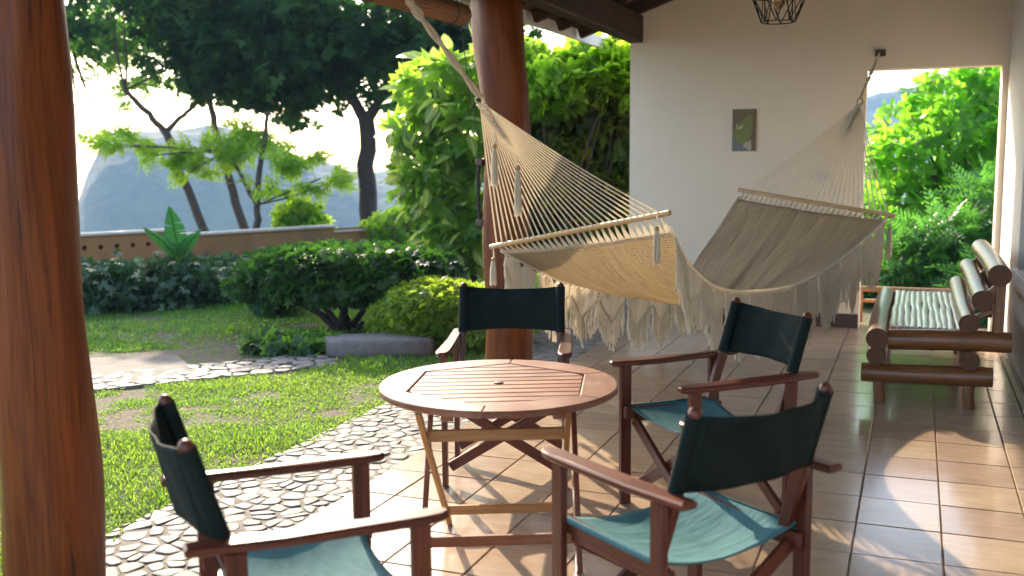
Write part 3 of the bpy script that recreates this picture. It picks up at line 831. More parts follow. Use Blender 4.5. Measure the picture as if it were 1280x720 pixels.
# ------------------------------------------------------------------ round folding table
tb = thing('folding_table', 'round slatted wooden folding table between the four canvas armchairs', 'table', (-1.487, 3.61, .001), R(25))
RT, ZT = .462, .650
hexv = [(.345, .16), (.345, -.155), (.06, -.375), (-.30, -.225), (-.365, .02), (-.05, .375)]
hexv = [(.335*math.cos(R(a))*1.12, .335*math.sin(R(a))*1.12) for a in (20, 80, 140, 200, 260, 320)]
for i in range(6):                                                # six rim pieces, straight inside and round outside
    a0, a1 = [R(20+60*i), R(80+60*i)]
    o = [(RT*math.cos(a0+(a1-a0)*k/14), RT*math.sin(a0+(a1-a0)*k/14)) for k in range(15)]
    g = .0006; n0 = Vector((-math.sin(a0), math.cos(a0)))*g; n1 = Vector((math.sin(a1), -math.cos(a1)))*g
    o[0] = (o[0][0]+n0.x, o[0][1]+n0.y); o[-1] = (o[-1][0]+n1.x, o[-1][1]+n1.y)
    h0, h1 = Vector(hexv[i])+n0, Vector(hexv[(i+1) % 6])+n1
    o += [tuple(h1), tuple(h0)]
    b = MB(); b.prism(o, ZT-.026, ZT, None, .004)
    am = (a0+a1)/2+PI/2                                            # grain follows the piece
    b.g = [(vx*math.cos(am)+vy*math.sin(am)+i*2, -vx*math.sin(am)+vy*math.cos(am), vz) for vx, vy, vz in b.v]
    b.build('rim_piece', M['table_wood'], tb)
ns = 11; pit = .705/ns
def hexspan(y):
    xs = []
    for i in range(6):
        (ax, ay), (bx, by) = hexv[i], hexv[(i+1) % 6]
        if (ay-y)*(by-y) <= 0 and ay != by: xs.append(ax+(bx-ax)*(y-ay)/(by-ay))
    return (min(xs), max(xs)) if len(xs) >= 2 else None
ymax = max(p[1] for p in hexv)
for i in range(ns):
    y = (i-(ns-1)/2)*(2*ymax/ns); h = ymax/ns-.0042
    lo, hi = hexspan(max(-ymax+.001, min(ymax-.001, y-h))), hexspan(max(-ymax+.001, min(ymax-.001, y+h)))
    if not lo or not hi: continue
    g = .004
    o = [(lo[0]+g, y-h), (lo[1]-g, y-h), (hi[1]-g, y+h), (hi[0]+g, y+h)]
    b = MB(); b.prism(o, ZT-.022, ZT-.002, None, .0025); b.build('slat', M['table_wood'], tb)
b = MB(); b.tube([(0, 0, ZT-.01), (0, 0, ZT+.002), (0, 0, ZT+.0035)], [.019, .019, .012], 16); b.build('hole_cap', M['metal'], tb)
for x in (-.2, .2):
    b = MB(); b.bar((x, -.36, ZT-.044), (x, .36, ZT-.044), .045, .030, (0, 0, 1), .003); b.build('underframe_rail', M['table_wood'], tb)
# frame with feet away from the camera (pale), frame with feet towards it (dark)
def fr(name_wood, wf, wt, yf, yt, rails, sf_, st_):
    for sx in (-1, 1):
        b = MB(); b.bar((sf_+sx*wf, yf, 0), (st_+sx*wt, yt, ZT-.03), .022, .042, (0, 1, 0), .003); b.build('leg', name_wood, tb)
    for k, th in rails:
        w_ = wf+(wt-wf)*k; y = yf+(yt-yf)*k; z = k*(ZT-.03); shift = sf_+(st_-sf_)*k
        b = MB(); b.bar((shift-w_+.010, y, z), (shift+w_-.010, y, z), .020, th, (0, 0, 1), .003); b.build('stretcher', name_wood, tb)
fr(M['pale_wood'], .235, .272, .235, -.30, ((.135, .038), (.80, .044)), .035, -.035)
fr(M['table_wood'], .290, .290, -.325, .30, ((.16, .040), (.84, .040)), -.015, .03)

# ------------------------------------------------------------------ bamboo bench
bb = thing('bamboo_bench', 'long bench of thick brown bamboo poles against the side wall', 'bench', (0, 0, .001))
def pole(name, p0, p1, r, seed, parent=bb, nodes=True):
    p0 = Vector(p0); p1 = Vector(p1); L = (p1-p0).length; n = max(8, int(L/.045)); pts = []; rs = []
    per = .33+.05*math.sin(seed)
    for i in range(n+1):
        t = i/n; pts.append(p0+(p1-p0)*t+Vector((.004*math.sin(5*t+seed), 0, .004*math.cos(4*t+seed))))
        ph = ((t*L+seed) % per)/per; k = 1.0
        if nodes: k += .055*math.exp(-((min(ph, 1-ph)*per)/.014)**2) - .02*math.exp(-((min(ph, 1-ph)*per)/.05)**2)
        rs.append(r*k*(1+.012*math.sin(3*t+seed*2)))
    b = MB(); b.tube(pts, rs, 18, False)
    # hollow-looking cut ends: rim, then recessed disc
    o = b.build(name, M['bamboo'], parent, 50)
    e = MB(); d = (p1-p0).normalized()
    for pe, sg, rr_ in ((pts[0], -1, rs[0]), (pts[-1], 1, rs[-1])):
        e.tube([pe+d*sg*.0015, pe+d*sg*.003, pe-d*sg*.006, pe-d*sg*.012], [rr_, rr_*.93, rr_*.80, .001] if True else 0, 18, False)
    tag(e.build('cut_end', M['bamboo_end'], o, 30), kind='stuff')
    return o
M['bamboo_end'] = plain('bamboo_end', (.10, .042, .018), .7, .3, 40, .3)
YN, YF = 6.53, 8.55
for yy, s in ((YN+.06, 0), (YF-.1, 1)):
    for x in (-.17, .335): pole('leg', (x, yy, 0), (x, yy, .14), .034, 1+x+s, nodes=False)
    pole('cross_pole', (-.28, yy, .185), (.455, yy, .195), .060, 2.2+s)
    pole('cross_pole', (-.125, yy, .400), (.545, yy, .412), .063, 3.7+s)
pole('long_pole', (-.195, YN, .295), (-.195, YF, .295), .058, .3)
pole('long_pole', (.325, YN, .300), (.325, YF, .300), .058, 1.4)
pole('front_pole', (-.195, YN-.01, .408), (-.195, YF, .408), .066, 2.0)
pole('back_pole', (.315, YN, .525), (.315, YF, .525), .058, 2.9)
pole('back_pole', (.385, YN, .665), (.385, YF, .665), .060, 4.2)
pole('back_pole', (.470, YN, .812), (.470, YF, .812), .064, 5.1)
for yy in (YN+.07, (YN+YF)/2, YF-.1):
    b = MB(); b.bar((.475, yy, .42), (.478, yy, .79), .060, .062, (0, 1, 0), .008); b.build('upright', M['bamboo'], bb)
    b = MB(); b.bar((.325, yy, .535), (.445, yy, .600), .03, .035, (0, 0, 1), .006); b.build('strut', M['bamboo'], bb)
    b = MB(); b.bar((.395, yy, .675), (.46, yy, .74), .03, .035, (0, 0, 1), .006); b.build('strut', M['bamboo'], bb)
sg = random.Random(9)
for i in range(11):
    x = -.105+i*.0375; ph = sg.uniform(0, 6); b = MB()
    def sf(u, v, x=x, ph=ph):
        a = (v-.5)*2
        return (x+a*.0165+.004*math.sin(7*u+ph)+.0025*math.sin(19*u+ph), YN+.10+(YF-YN-.2)*u, .462-.007*a*a+.003*math.sin(11*u+ph)*.6+.0025*(1 if math.sin(21*u+ph*3) > .96 else 0))
    b.grid(sf, 40, 4, lambda u, v: (u*2, v*.03+i, 0)); b.add(*(lambda o: (o.v, o.f, o.g))(MB()))
    q = b.build('slat', M['slat'], bb, 60); md = q.modifiers.new('thickness', 'SOLIDIFY'); md.thickness = .009
b = MB(); b.box((-.12, YF-.09, .44), (.28, YF-.055, .475), .004); b.build('end_strip', M['bamboo'], bb)

# ------------------------------------------------------------------ hammock
hm = thing('hammock', 'cream cotton hammock with wooden spreader bars and macrame fringe', 'hammock', (-1.3, 7.0, 0))
HO = Vector((-1.3, 7.0, 0))
B1L, B1R = Vector((-2.57, 6.191, .941)), Vector((-1.305, 5.627, 1.202))
B2L, B2R = Vector((-1.364, 8.723, 1.229)), Vector((-.18, 8.196, 1.066))
AP1, AP2 = Vector((-2.212, 5.146, 1.816)), Vector((-.469, 9.061, 1.935))
zR = [(0, 1.195), (.0385, 1.06), (.11, .865), (.215, .722), (.39, .652), (.573, .652), (.77, .782), (.92, .955), (1, 1.060)]
zL = [(0, .935), (.10, .80), (.22, .655), (.40, .545), (.60, .475), (.70, .56), (.78, .745), (.87, .93), (1, 1.222)]
def bed(s, v):                         # s from bar 1 to bar 2, v from 0 left edge to 1 right edge
    p = B1L.lerp(B1R, v).lerp(B2L.lerp(B2R, v), s)
    ctr = B1L.lerp(B1R, .5).lerp(B2L.lerp(B2R, .5), s)
    p = p.lerp(ctr, .10*math.sin(PI*s))
    zl, zrr = ease(zL, s), ease(zR, s)
    z = zl+(zrr-zl)*v - .085*math.sin(PI*s)**.8*(1-(2*v-1)**2)
    z += math.sin(PI*s)**.7*math.sin(PI*v)*(.014*math.sin(v*17+3*math.sin(2.5*s))+.008*math.sin(v*41+2*math.sin(3.1*s+1))+.004*math.sin(v*83+4*s))
    return Vector((p.x, p.y, z))
def hob(b): b.v = [tuple(Vector(p)-HO) for p in b.v]; return b
b = MB(); b.grid(lambda u, v: bed(.028+.944*u, v), 90, 90, lambda u, v: (u*3.0, v*1.3, 0))
o = hob(b).build('bed', M['bed'], hm, 70); md = o.modifiers.new('thickness', 'SOLIDIFY'); md.thickness = .006
for v in (0, 1):
    b = MB(); b.tube([bed(.02+.96*i/60, v) for i in range(61)], .011, 6); hob(b).build('edge_cord', M['cotton'], hm, 60)
for A_, B_ in ((B1L, B1R), (B2L, B2R)):
    d = (B_-A_).normalized(); b = MB(); A2 = A_-d*.035; B2_ = B_+d*.035; n = 14
    pts = [A2.lerp(B2_, i/n) for i in range(n+1)]; b.tube([A2-d*.006]+pts+[B2_+d*.006], [.008]+[.0165]*(n+1)+[.008], 12)
    hob(b).build('spreader_bar', M['bar_wood'], hm)
NC = 28
def cordpath(a, b_, sag, n=7):
    return [a.lerp(b_, i/n)+Vector((0, 0, -sag*math.sin(PI*i/n))) for i in range(n+1)]
for (A_, B_, AP, s0, s1) in ((B1L, B1R, AP1, .006, .034), (B2L, B2R, AP2, .994, .966)):
    ctr = A_.lerp(B_, .5); dirn = (ctr-AP).normalized()
    for i in range(NC):
        v = (i+.5)/NC; e = A_.lerp(B_, v)
        start = AP+dirn*(.015+.24*(1-abs(2*v-1))**1.0*.8)+(B_-A_).normalized()*((v-.5)*.03)
        b = MB()
        for off in (-.0032, .0032):
            o3 = (B_-A_).normalized()*off
            b.tube(cordpath(start+o3*.3, e+o3, .012+.01*abs(2*v-1)), .0031, 5)
        hob(b).build('cord', M['cotton'], hm, 60)
    b = MB()                                                       # loops that tie the cloth to the bar
    for i in range(NC):
        v = (i+.5)/NC; e = A_.lerp(B_, v)
        for dv in (-.42, -.15, .15, .42):
            q = bed(s1, max(0, min(1, v+dv/NC))); b.tube([e, e.lerp(q, .5)+Vector((0, 0, -.004)), q], [.0035, .004, .005], 4)
    tag(hob(b).build('tie_loops', M['cotton'], hm, 60), kind='stuff')
    b = MB(); side = (B_-A_).normalized(); nrm = dirn.cross(side)           # woven braid below the ring
    for k in range(13):
        t0 = .01+k*.021; wd_ = .030*(1-k/15)
        b.tube([AP+dirn*t0-side*wd_, AP+dirn*(t0+.004)+nrm*.010, AP+dirn*t0+side*wd_, AP+dirn*(t0+.012)-nrm*.010, AP+dirn*t0-side*wd_], .0085, 6)
    hob(b).build('braid', M['cotton'], hm, 60)
b = MB(); pts = [AP2+Vector((.026*math.cos(a)*.8, .026*math.cos(a)*.5, .026*math.sin(a)+.02)) for a in [2*PI*i/16 for i in range(17)]]
b.tube(pts, .0045, 6, False); hob(b).build('ring', M['iron'], hm)
b = MB(); pts = [AP1+Vector((.02*math.cos(a), .012*math.cos(a), .022*math.sin(a)+.015)) for a in [2*PI*i/16 for i in range(17)]]
b.tube(pts, .006, 6, False); hob(b).build('ring', M['rope'], hm)
# hanging ropes: the near one goes up to the eave beam, the far one to the hook in the end wall
TOPR = Vector((-2.535, 4.43, 2.60)); HK = Vector((-.340, 9.335, 2.365))
def rope(a, b_, r, tw, name, knots):
    L = (b_-a).length; n = int(L/.02); d = (b_-a).normalized(); x = d.cross(Vector((0, 0, 1))).normalized(); y = d.cross(x); mbr = MB()
    for q in range(2):
        pts = [a+d*(L*i/n)+(x*math.cos(tw*L*i/n+q*PI)+y*math.sin(tw*L*i/n+q*PI))*r*.9 for i in range(n+1)]; mbr.tube(pts, r, 6)
    o = hob(mbr).build(name, M['rope'], hm, 60)
    for kt, ks in knots:
        kb = MB(); c = a+d*(L*kt)
        for q in range(3):
            ps = [c+d*(ks*.9*math.sin(2*aa+q*2)+ks*(q-1)*.55)+x*(ks*.55*math.cos(aa+q*2.1))+y*(ks*.55*math.sin(aa+q*2.1)) for aa in [2*PI*i/20 for i in range(21)]]
            kb.tube(ps, r*1.15, 6)
        hob(kb).build('knot', M['rope'], o, 60)
    return o
rope(AP1+Vector((0, 0, .03)), TOPR, .0105, 16, 'rope', ((.535, .026), (.60, .02)))
b = MB()                                                           # turns round the beam
for q in range(3):
    yy = TOPR.y+q*.024
    b.tube([(-2.545, yy, 2.55), (-2.385, yy, 2.54), (-2.385, yy+.01, 2.815), (-2.545, yy+.01, 2.815), (-2.547, yy+.02, 2.55)], .0105, 6)
hob(b).build('beam_lashing', M['rope'], hm, 60)
rope(AP2+Vector((0, 0, .045)), HK, .006, 10, 'rope', ((.42, .018), (.58, .020), (.30, .014)))
# tassels
def tassel(top, L, w):
    b = MB(); b.tube([top, top+Vector((.004, 0, -.06)), top+Vector((0, 0, -.075))], .004, 5)
    c = top+Vector((0, 0, -.075)); tg = random.Random(int(top.x*1000)+3)
    for k in range(26):
        a = tg.uniform(0, 2*PI); rr_ = math.sqrt(tg.random())*w; Lk = L*tg.uniform(.86, 1.04)
        b.tube([c+Vector((math.cos(a)*rr_*.35, math.sin(a)*rr_*.35, 0)), c+Vector((math.cos(a)*rr_*.8, math.sin(a)*rr_*.8, -L*.35)), c+Vector((math.cos(a)*rr_*1.05, math.sin(a)*rr_*1.05, -Lk))], [.0045, .005, .0035], 4)
    o = hob(b).build('tassel', M['cotton'], hm, 60)
    k = MB(); c = c-HO; k.tube([c+Vector((0, 0, .014)), c+Vector((0, 0, .010)), c, c+Vector((0, 0, -.010)), c+Vector((0, 0, -.014))], [.004, .012, .015, .012, .006], 10); k.build('bead', M['bar_wood'], o, 60)
tassel(B1R+Vector((-.04, -.02, -.01)), .20, .022)
tassel(B1L+Vector((0, -.02, -.01)), .17, .022)
tassel(B2R+Vector((.0, -.02, -.03)), .22, .026)
tassel(AP1+Vector((.06, .05, -.16)), .22, .02)
tassel(AP1+Vector((.16, .14, -.28)), .26, .02)
# macrame points and fringe along both edges
fg = random.Random(21)
def macrame(v, s0, s1, hgt, frl):
    n = 14; nrmv = Vector((.914, -.407, 0))*(1 if v else -1); sw_ = fg.uniform(-.02, .02)
    top = [bed(s0+(s1-s0)*i/n, v) for i in range(n+1)]
    def pt(a, h):          # a 0..1 along, h depth below edge in metres
        a = .035+.93*a; i = a*n; k = max(0, min(n-1, int(i))); p = top[k].lerp(top[k+1], i-k)
        return p + Vector((0, 0, -h)) + nrmv*((.03+sw_)*math.sin(min(1, h/.4)*1.5)+.012*math.sin(7*a+s0*40)*min(1, h*6)) - Vector((0, 0, .006))
    dep = lambda a: hgt*(1-abs(2*a-1)*.70)
    b = MB()                                                 # slanting knotted cords meeting in a point
    L = (top[-1]-top[0]).length; m_ = max(5, int((hgt*.9+L*.5)/.0175))
    for sgn in (-1, 1):
        for k in range(m_):                                   # slanting knotted ridges
            d0 = (k+.5)*.0175; ps = []
            for i in range(13):
                da = .5*i/12; h = (d0-da*L)/.9
                if 0.0 < h < dep(.5+sgn*da) and not (.17 < da < .30 and .02 < h < .055): ps.append(pt(.5+sgn*da, h)+nrmv*.003)
            if len(ps) > 2: b.tube(ps, .0070, 5)
        b.tube([pt(.5+sgn*.24, .008), pt(.5+sgn*.17, .036), pt(.5+sgn*.24, .062), pt(.5+sgn*.31, .036), pt(.5+sgn*.24, .008)], .006, 4)
        b.tube([pt(.5+sgn*.5*(1-i/10), dep(.5+sgn*.5*(1-i/10))+.003) for i in range(11)], .0085, 5)
    o = hob(b).build('macrame_point', M['cotton'], hm, 60)
    f = MB(); nf = 30
    for i in range(nf):
        a = (i+fg.uniform(.15, .85))/nf; h0 = dep(a)-.004; Lk = frl*fg.uniform(.84, 1.06); dz = fg.uniform(0, 6)
        p0 = pt(a, h0); sway = Vector((fg.uniform(-.010, .010), fg.uniform(-.010, .010), 0)); tt = (top[-1]-top[0]).normalized()
        cl = (math.floor(a*11)+.5)/11; pull = tt*((cl-a)*L*.35); w_ = Vector((.005*math.sin(dz), .005*math.cos(dz), 0))
        f.tube([p0, p0+pull*.4+sway*.3+w_+Vector((0, 0, -Lk*.3)), p0+pull*.8+sway*.7-w_+Vector((0, 0, -Lk*.65)), p0+pull*.8+sway+w_*1.5+Vector((0, 0, -Lk))], [.0060, .0066, .0062, .0044], 5)
    tag(hob(f).build('fringe', M['cotton'], o, 60), kind='stuff')
npt = 9
for v in (0, 1):
    for k in range(npt):
        s0, s1 = .03+.94*k/npt, .03+.94*(k+1)/npt
        macrame(v, s0, s1, .225+.02*fg.random(), .215+.02*fg.random())

hk = thing('wall_hook', 'small rusty hook plate high on the end wall holding the hammock', 'hook', (-.335, 9.397, 2.372))
b = MB(); b.box((-.042, -.018, -.026), (.042, -.0005, .030), .003); b.build('plate', M['iron'], hk)
b = MB(); b.tube([(0, -.015, .0), (0, -.05, .0), (0, -.066, -.012), (0, -.058, -.03), (0, -.035, -.032)], .006, 8); b.build('hook', M['iron'], hk)
for x in (-.03, .03):
    b = MB(); b.tube([(x, -.017, .018), (x, -.024, .018)], .006, 8); b.build('bolt', M['iron'], hk)

# ------------------------------------------------------------------ pendant lamp
LX, LY = -.632, 5.0
lp = thing('pendant_lamp', 'black wire cage pendant lamp hanging from the porch ceiling', 'lamp', (LX, LY, 2.135))
def lring(z, r, n=8, ph=0): return [Vector((r*math.cos(2*PI*(i+ph)/n), r*math.sin(2*PI*(i+ph)/n), z)) for i in range(n)]
R0, R1, R2, R3 = lring(0, .078), lring(.115, .127, 8, .5), lring(.20, .085), lring(.25, .03, 8, .5)
cg_ = MB()
for ring in (R0, R1, R2, R3):
    for i in range(8): cg_.tube([ring[i], ring[(i+1) % 8]], .0026, 6)
for a_, b_ in ((R0, R1), (R1, R2), (R2, R3)):
    for i in range(8):
        j = (i-1) % 8 if a_ is not R1 else (i+1) % 8
        cg_.tube([a_[i], b_[i]], .0026, 6); cg_.tube([a_[i], b_[j]], .0026, 6)
for i in range(0, 8): cg_.tube([R0[i], R2[(i+1) % 8]], .0022, 6)
cg_.build('cage', M['metal'], lp)
b = MB(); b.tube([(0, 0, .245), (0, 0, .20), (0, 0, .165)], [.021, .022, .019], 14); b.build('socket', M['brass'], lp)
b = MB(); b.tube([(0, 0, .17), (0, 0, .155), (0, 0, .13), (0, 0, .10), (0, 0, .075), (0, 0, .062), (0, 0, .058)], [.013, .016, .029, .034, .027, .014, .003], 16); b.build('bulb', M['amber'], lp, 70)
b = MB(); b.tube([(0, 0, .24), (0, 0, zr(LX)+.11-2.135)], .0035, 6); b.build('cable', M['cordblack'], lp)

# ------------------------------------------------------------------ map on the wall, switch, socket
mp = thing('wall_map', 'small framed green and brown map hanging on the white end wall', 'map', (-1.4625, 9.398, 1.745))
W2, H2 = .107, .187
M['map_bg'] = plain('map_ground', (.17, .135, .075), .6, .15, 30); M['map_land'] = plain('map_land', (.20, .235, .075), .6, .3, 60)
M['map_sea'] = plain('map_sea', (.17, .19, .21), .6, .1, 30); M['map_pale'] = plain('map_pale', (.47, .42, .34), .6, .1, 30); M['map_frame'] = plain('map_frame', (.42, .37, .30), .5, .1, 30)
b = MB(); b.box((-W2, -.010, -H2), (W2, -.0005, H2), .001); b.build('backing', M['map_frame'], mp)
def flat(name, pts, y, mat):
    b = MB(); b.add([(x*W2, y, z*H2) for x, z in pts]+[(x*W2, y+.0016, z*H2) for x, z in pts], [tuple(range(len(pts)))]+[(i, i+len(pts), (i+1) % len(pts)+len(pts), (i+1) % len(pts)) for i in range(len(pts))]); return b.build(name, mat, mp, 0)
flat('sheet', [(-.98, -.985), (.98, -.985), (.98, .985), (-.98, .985)], -.0125, M['map_bg'])
flat('water_area', [(-.97, -.98), (.42, -.98), (.22, -.86), (-.1, -.78), (-.45, -.62), (-.72, -.45), (-.97, -.30)], -.0145, M['map_sea'])
flat('coast_area', [(-.1, -.78), (.22, -.86), (.45, -.975), (.58, -.95), (.62, -.72), (.5, -.42), (.34, -.60), (.16, -.52)], -.0148, M['map_pale'])
flat('land_area', [(-.96, -.30), (-.72, -.44), (-.45, -.60), (-.1, -.72), (.16, -.5), (.34, -.58), (.46, -.40), (.62, -.16), (.66, .2), (.74, .45), (.6, .70), (.25, .72), (.02, .55), (-.2, .42), (-.5, .36), (-.7, .1), (-.92, -.1)], -.0165, M['map_land'])
flat('lake_area', [(-.42, .02), (-.12, .12), (.0, .22), (-.16, .24), (-.5, .14), (-.58, .30), (-.66, .26), (-.6, .06)], -.0182, M['map_pale'])
for k, (x0, x1) in enumerate(((-.80, -.70), (-.48, .78))):
    flat('heading_strip', [(x0, .84), (x1, .84), (x1, .89), (x0, .89)], -.0145, M['map_land'])
ws = thing('wall_switch', 'small cream switch plate on the end wall behind the hammock cords', 'switch', (-.76, 9.398, 1.33))
b = MB(); b.box((-.058, -.010, -.036), (.058, -.0005, .036), .003); b.build('plate', M['switch'], ws)
for x in (-.028, .028):
    b = MB(); b.box((x-.016, -.0155, -.018), (x+.016, -.0101, .018), .002); b.build('rocker', M['switch'], ws)
so = thing('wall_socket', 'small cream socket low on the side wall beside the bench', 'socket', (XS-.001, 6.62, .42))
b = MB(); b.box((-.012, -.036, -.058), (-.0005, .036, .058), .003); b.build('plate', M['switch'], so)
for z in (-.024, .024):
    b = MB(); b.box((-.0155, -.015, z-.014), (-.0121, .015, z+.014), .0015); b.build('outlet', M['cap'], so)

# ------------------------------------------------------------------ rolled bamboo blind under the eave beam
bl = thing('rolled_blind', 'rolled brown bamboo blind hanging under the eave beam', 'blind', (-2.47, 4.2, 2.33))
b = MB()
for k in range(3):
    n = 26; pts = []
    b.tube([(0+.0*k, -2.6, 0), (0, -1.3, -.006), (0, 0, -.008), (0, 1.31, 0)], .060-.012*k, n, True)
b = MB(); prof = []
turns = 2.4; nn = 96; ring = []
def spiral(t): a = 2*PI*turns*t; rr_ = .030+.032*t; return (rr_*math.cos(a), rr_*math.sin(a))
def sp(u, v):
    x, z = spiral(u); jag = .0018*math.sin(u*260); return (x+jag*math.cos(u*90), -2.9+4.20*v, z+jag-.010*math.sin(PI*v))
b.grid(sp, 190, 8, lambda u, v: (v*4.2, u*1.0, 0)); o = b.build('roll', M['blind'], bl, 30)
md = o.modifiers.new('thickness', 'SOLIDIFY'); md.thickness = .004
for yy in (-2.4, -1.1, .2, 1.12):
    b = MB(); b.tube([(.066*math.cos(a), yy, .066*math.sin(a)-.004) for a in [2*PI*i/20 for i in range(21)]]+[(.01, yy, .23)], .0028, 5); b.build('tie_cord', M['cordblack'], bl)
b = MB(); b.tube([(-.01, 1.34, .22), (-.03, 1.36, -.05), (-.05, 1.5, -.45), (-.10, 1.9, -.9), (-.16, 2.28, -1.0)], .0028, 5); b.build('pull_cord', M['cordblack'], bl)

# ------------------------------------------------------------------ low railing just outside the opening
rl = thing('low_railing', 'low brown timber railing across the foot of the end wall opening', 'railing', (.09, 9.95, 0))
for x in (-.545, .62):
    b = MB(); b.box((x-.028, -.028, -.12), (x+.028, .028, .255), .004); b.build('post', M['rail_wood'], rl)
for z, th in ((.285, .050), (.175, .028)):
    b = MB(); b.box((-.62, -.030, z-th/2), (.70, .030, z+th/2), .004); b.build('rail', M['rail_wood'], rl)

# ------------------------------------------------------------------ garden
def G(x, y): return float(gz(np.array(float(x)), np.array(float(y))))
def limb(mb, p0, p1, r0, r1, bend, seed, n=9):
    p0 = Vector(p0); p1 = Vector(p1); rg = random.Random(seed); d = p1-p0; pts = []
    off = Vector((rg.uniform(-1, 1), rg.uniform(-1, 1), rg.uniform(-.3, .3)))*bend*d.length
    for i in range(n+1):
        t = i/n; pts.append(p0+d*t+off*math.sin(PI*t)+Vector((rg.uniform(-1, 1), rg.uniform(-1, 1), 0))*r0*.35*(1 if 0 < i < n else 0))
    mb.tube(pts, [r0+(r1-r0)*i/n for i in range(n+1)], 8, True, seed)
def tree(name, label, base, trunk, blobs, n, tmpl, size, mat, bark, limbs, group=None, seed=1, **kw):
    t = thing(name, label, 'tree', base, 0, group); rg = np.random.default_rng(seed)
    b = MB()
    for k, (p0, p1, r0, r1) in enumerate(trunk): limb(b, p0, p1, r0, r1, .05, seed+k)
    tip = Vector(trunk[-1][1]); br = random.Random(seed)
    tips = [Vector(q[1]) for q in trunk]
    for k in range(limbs):
        q = blobs[k % len(blobs)]; c = Vector(q[:3])+Vector((br.uniform(-.6, .6)*q[3], br.uniform(-.6, .6)*q[4], br.uniform(-.5, .4)*q[5]))
        s = min(tips, key=lambda z: (z-c).length); limb(b, s, c, trunk[-1][3]*.75, .010, .10, seed*7+k, 7)
    b.build('trunk', bark, t, 60)
    leaf_mass('crown', blobs, n, tmpl, size, mat, t, rg=rg, **kw)
    return t
whorl = t_multi(t_simple(.24, .05, .12), 6, 2.3, .3, 2)
twig = t_multi(t_simple(.23, .05, .1), 9, 1.05, .2, 3, rachis=.85)
fern = t_multi(t_simple(.16, .03, .15), 13, 1.15, .1, 4, rachis=1.0)
def fern_sc(): pass
alm = t_multi(t_obovate(.25), 6, 2.5, .25, 5)

# large dark tree with the thick forking trunk
tree('shade_tree', 'large dark shade tree with a thick forking trunk beyond the dark clipped bush', (-8.83, 15.69, G(-8.83, 15.69)),
     [((0, 0, -.1), (-.05, 0, 2.25), .17, .14), ((-.05, 0, 2.2), (-.75, -.2, 3.6), .11, .07), ((-.05, 0, 2.2), (.75, .1, 3.5), .10, .06)],
     [(-1.9, -.3, 3.3, 1.5, 1.3, .8), (-.5, 0, 3.6, 1.5, 1.4, .7), (-2.6, -.4, 3.8, 1.2, 1.2, .6), (.9, .2, 3.5, 1.2, 1.2, .75), (1.9, .3, 3.6, 1.1, 1.2, .75), (.5, .2, 2.9, .8, .8, .5), (-1.6, -.3, 2.7, .9, .9, .5), (1.6, .2, 2.9, .7, .7, .5), (-.8, 0, 3.0, .9, .8, .5)],
     6600, whorl, .155, M['lf_dark'], M['bark_dark'], 26, seed=3, clump=13, shell=.8)
# slender trees behind the ochre wall
tree('slender_tree', 'slender leaning tree with a crooked dark trunk left of the banana plant', (-11.65, 15.06, G(-11.65, 15.06)),
     [((0, 0, -.1), (-.62, -.45, 2.10), .085, .068), ((-.62, -.45, 2.08), (-1.1, -.85, 2.8), .062, .04), ((-.62, -.45, 2.08), (-.1, -.2, 2.6), .05, .034)],
     [(-.2, 0, 3.55, 1.1, 1.1, .8), (.6, .2, 4.2, 1.2, 1.1, .7), (-1.3, -.8, 4.0, .9, .9, .6), (.5, .1, 3.0, .65, .65, .4), (-.3, -.2, 4.6, 1.2, 1.0, .45)],
     1900, whorl, .16, M['lf_dark'], M['bark'], 14, seed=9, clump=10, shell=.8)
tree('slender_tree', 'taller slender tree with a straight leaning trunk right of the banana plant', (-10.84, 14.96, G(-10.84, 14.96)),
     [((0, 0, -.1), (-.34, -.22, 1.6), .085, .068), ((-.34, -.22, 1.58), (-.5, -.36, 2.9), .068, .045)],
     [(-.1, 0, 3.5, 1.1, 1.0, .75), (.7, .3, 3.9, 1.0, 1.0, .8), (-.7, -.3, 4.3, 1.1, 1.0, .7), (.9, .3, 3.1, .7, .7, .45), (.2, .2, 2.75, .6, .6, .35)],
     2900, whorl, .16, M['lf_dark'], M['bark'], 12, seed=12, clump=8, shell=.8)
tree('young_tree', 'young tree with thin trunk and bright lime leaves before the blue hill', (-9.45, 13.1, G(-9.45, 13.1)),
     [((0, 0, -.1), (.10, 0, .9), .065, .05), ((.10, 0, .88), (.30, .1, 2.3), .05, .03), ((.10, 0, .88), (-.5, .1, 1.7), .04, .02)],
     [(-.75, -.1, 1.70, .40, .4, .22), (-.25, 0, 1.85, .45, .5, .20), (.75, .1, 1.62, .42, .5, .16), (-1.05, -.2, 1.42, .30, .35, .12), (.40, 0, 1.22, .36, .4, .15), (1.15, .2, 1.25, .38, .35, .15), (-1.5, -.3, 1.62, .35, .35, .14), (-2.0, -.5, 1.85, .4, .35, .16)],
     760, twig, .25, M['lf_lime'], M['bark'], 16, seed=15, clump=9, shell=.9)
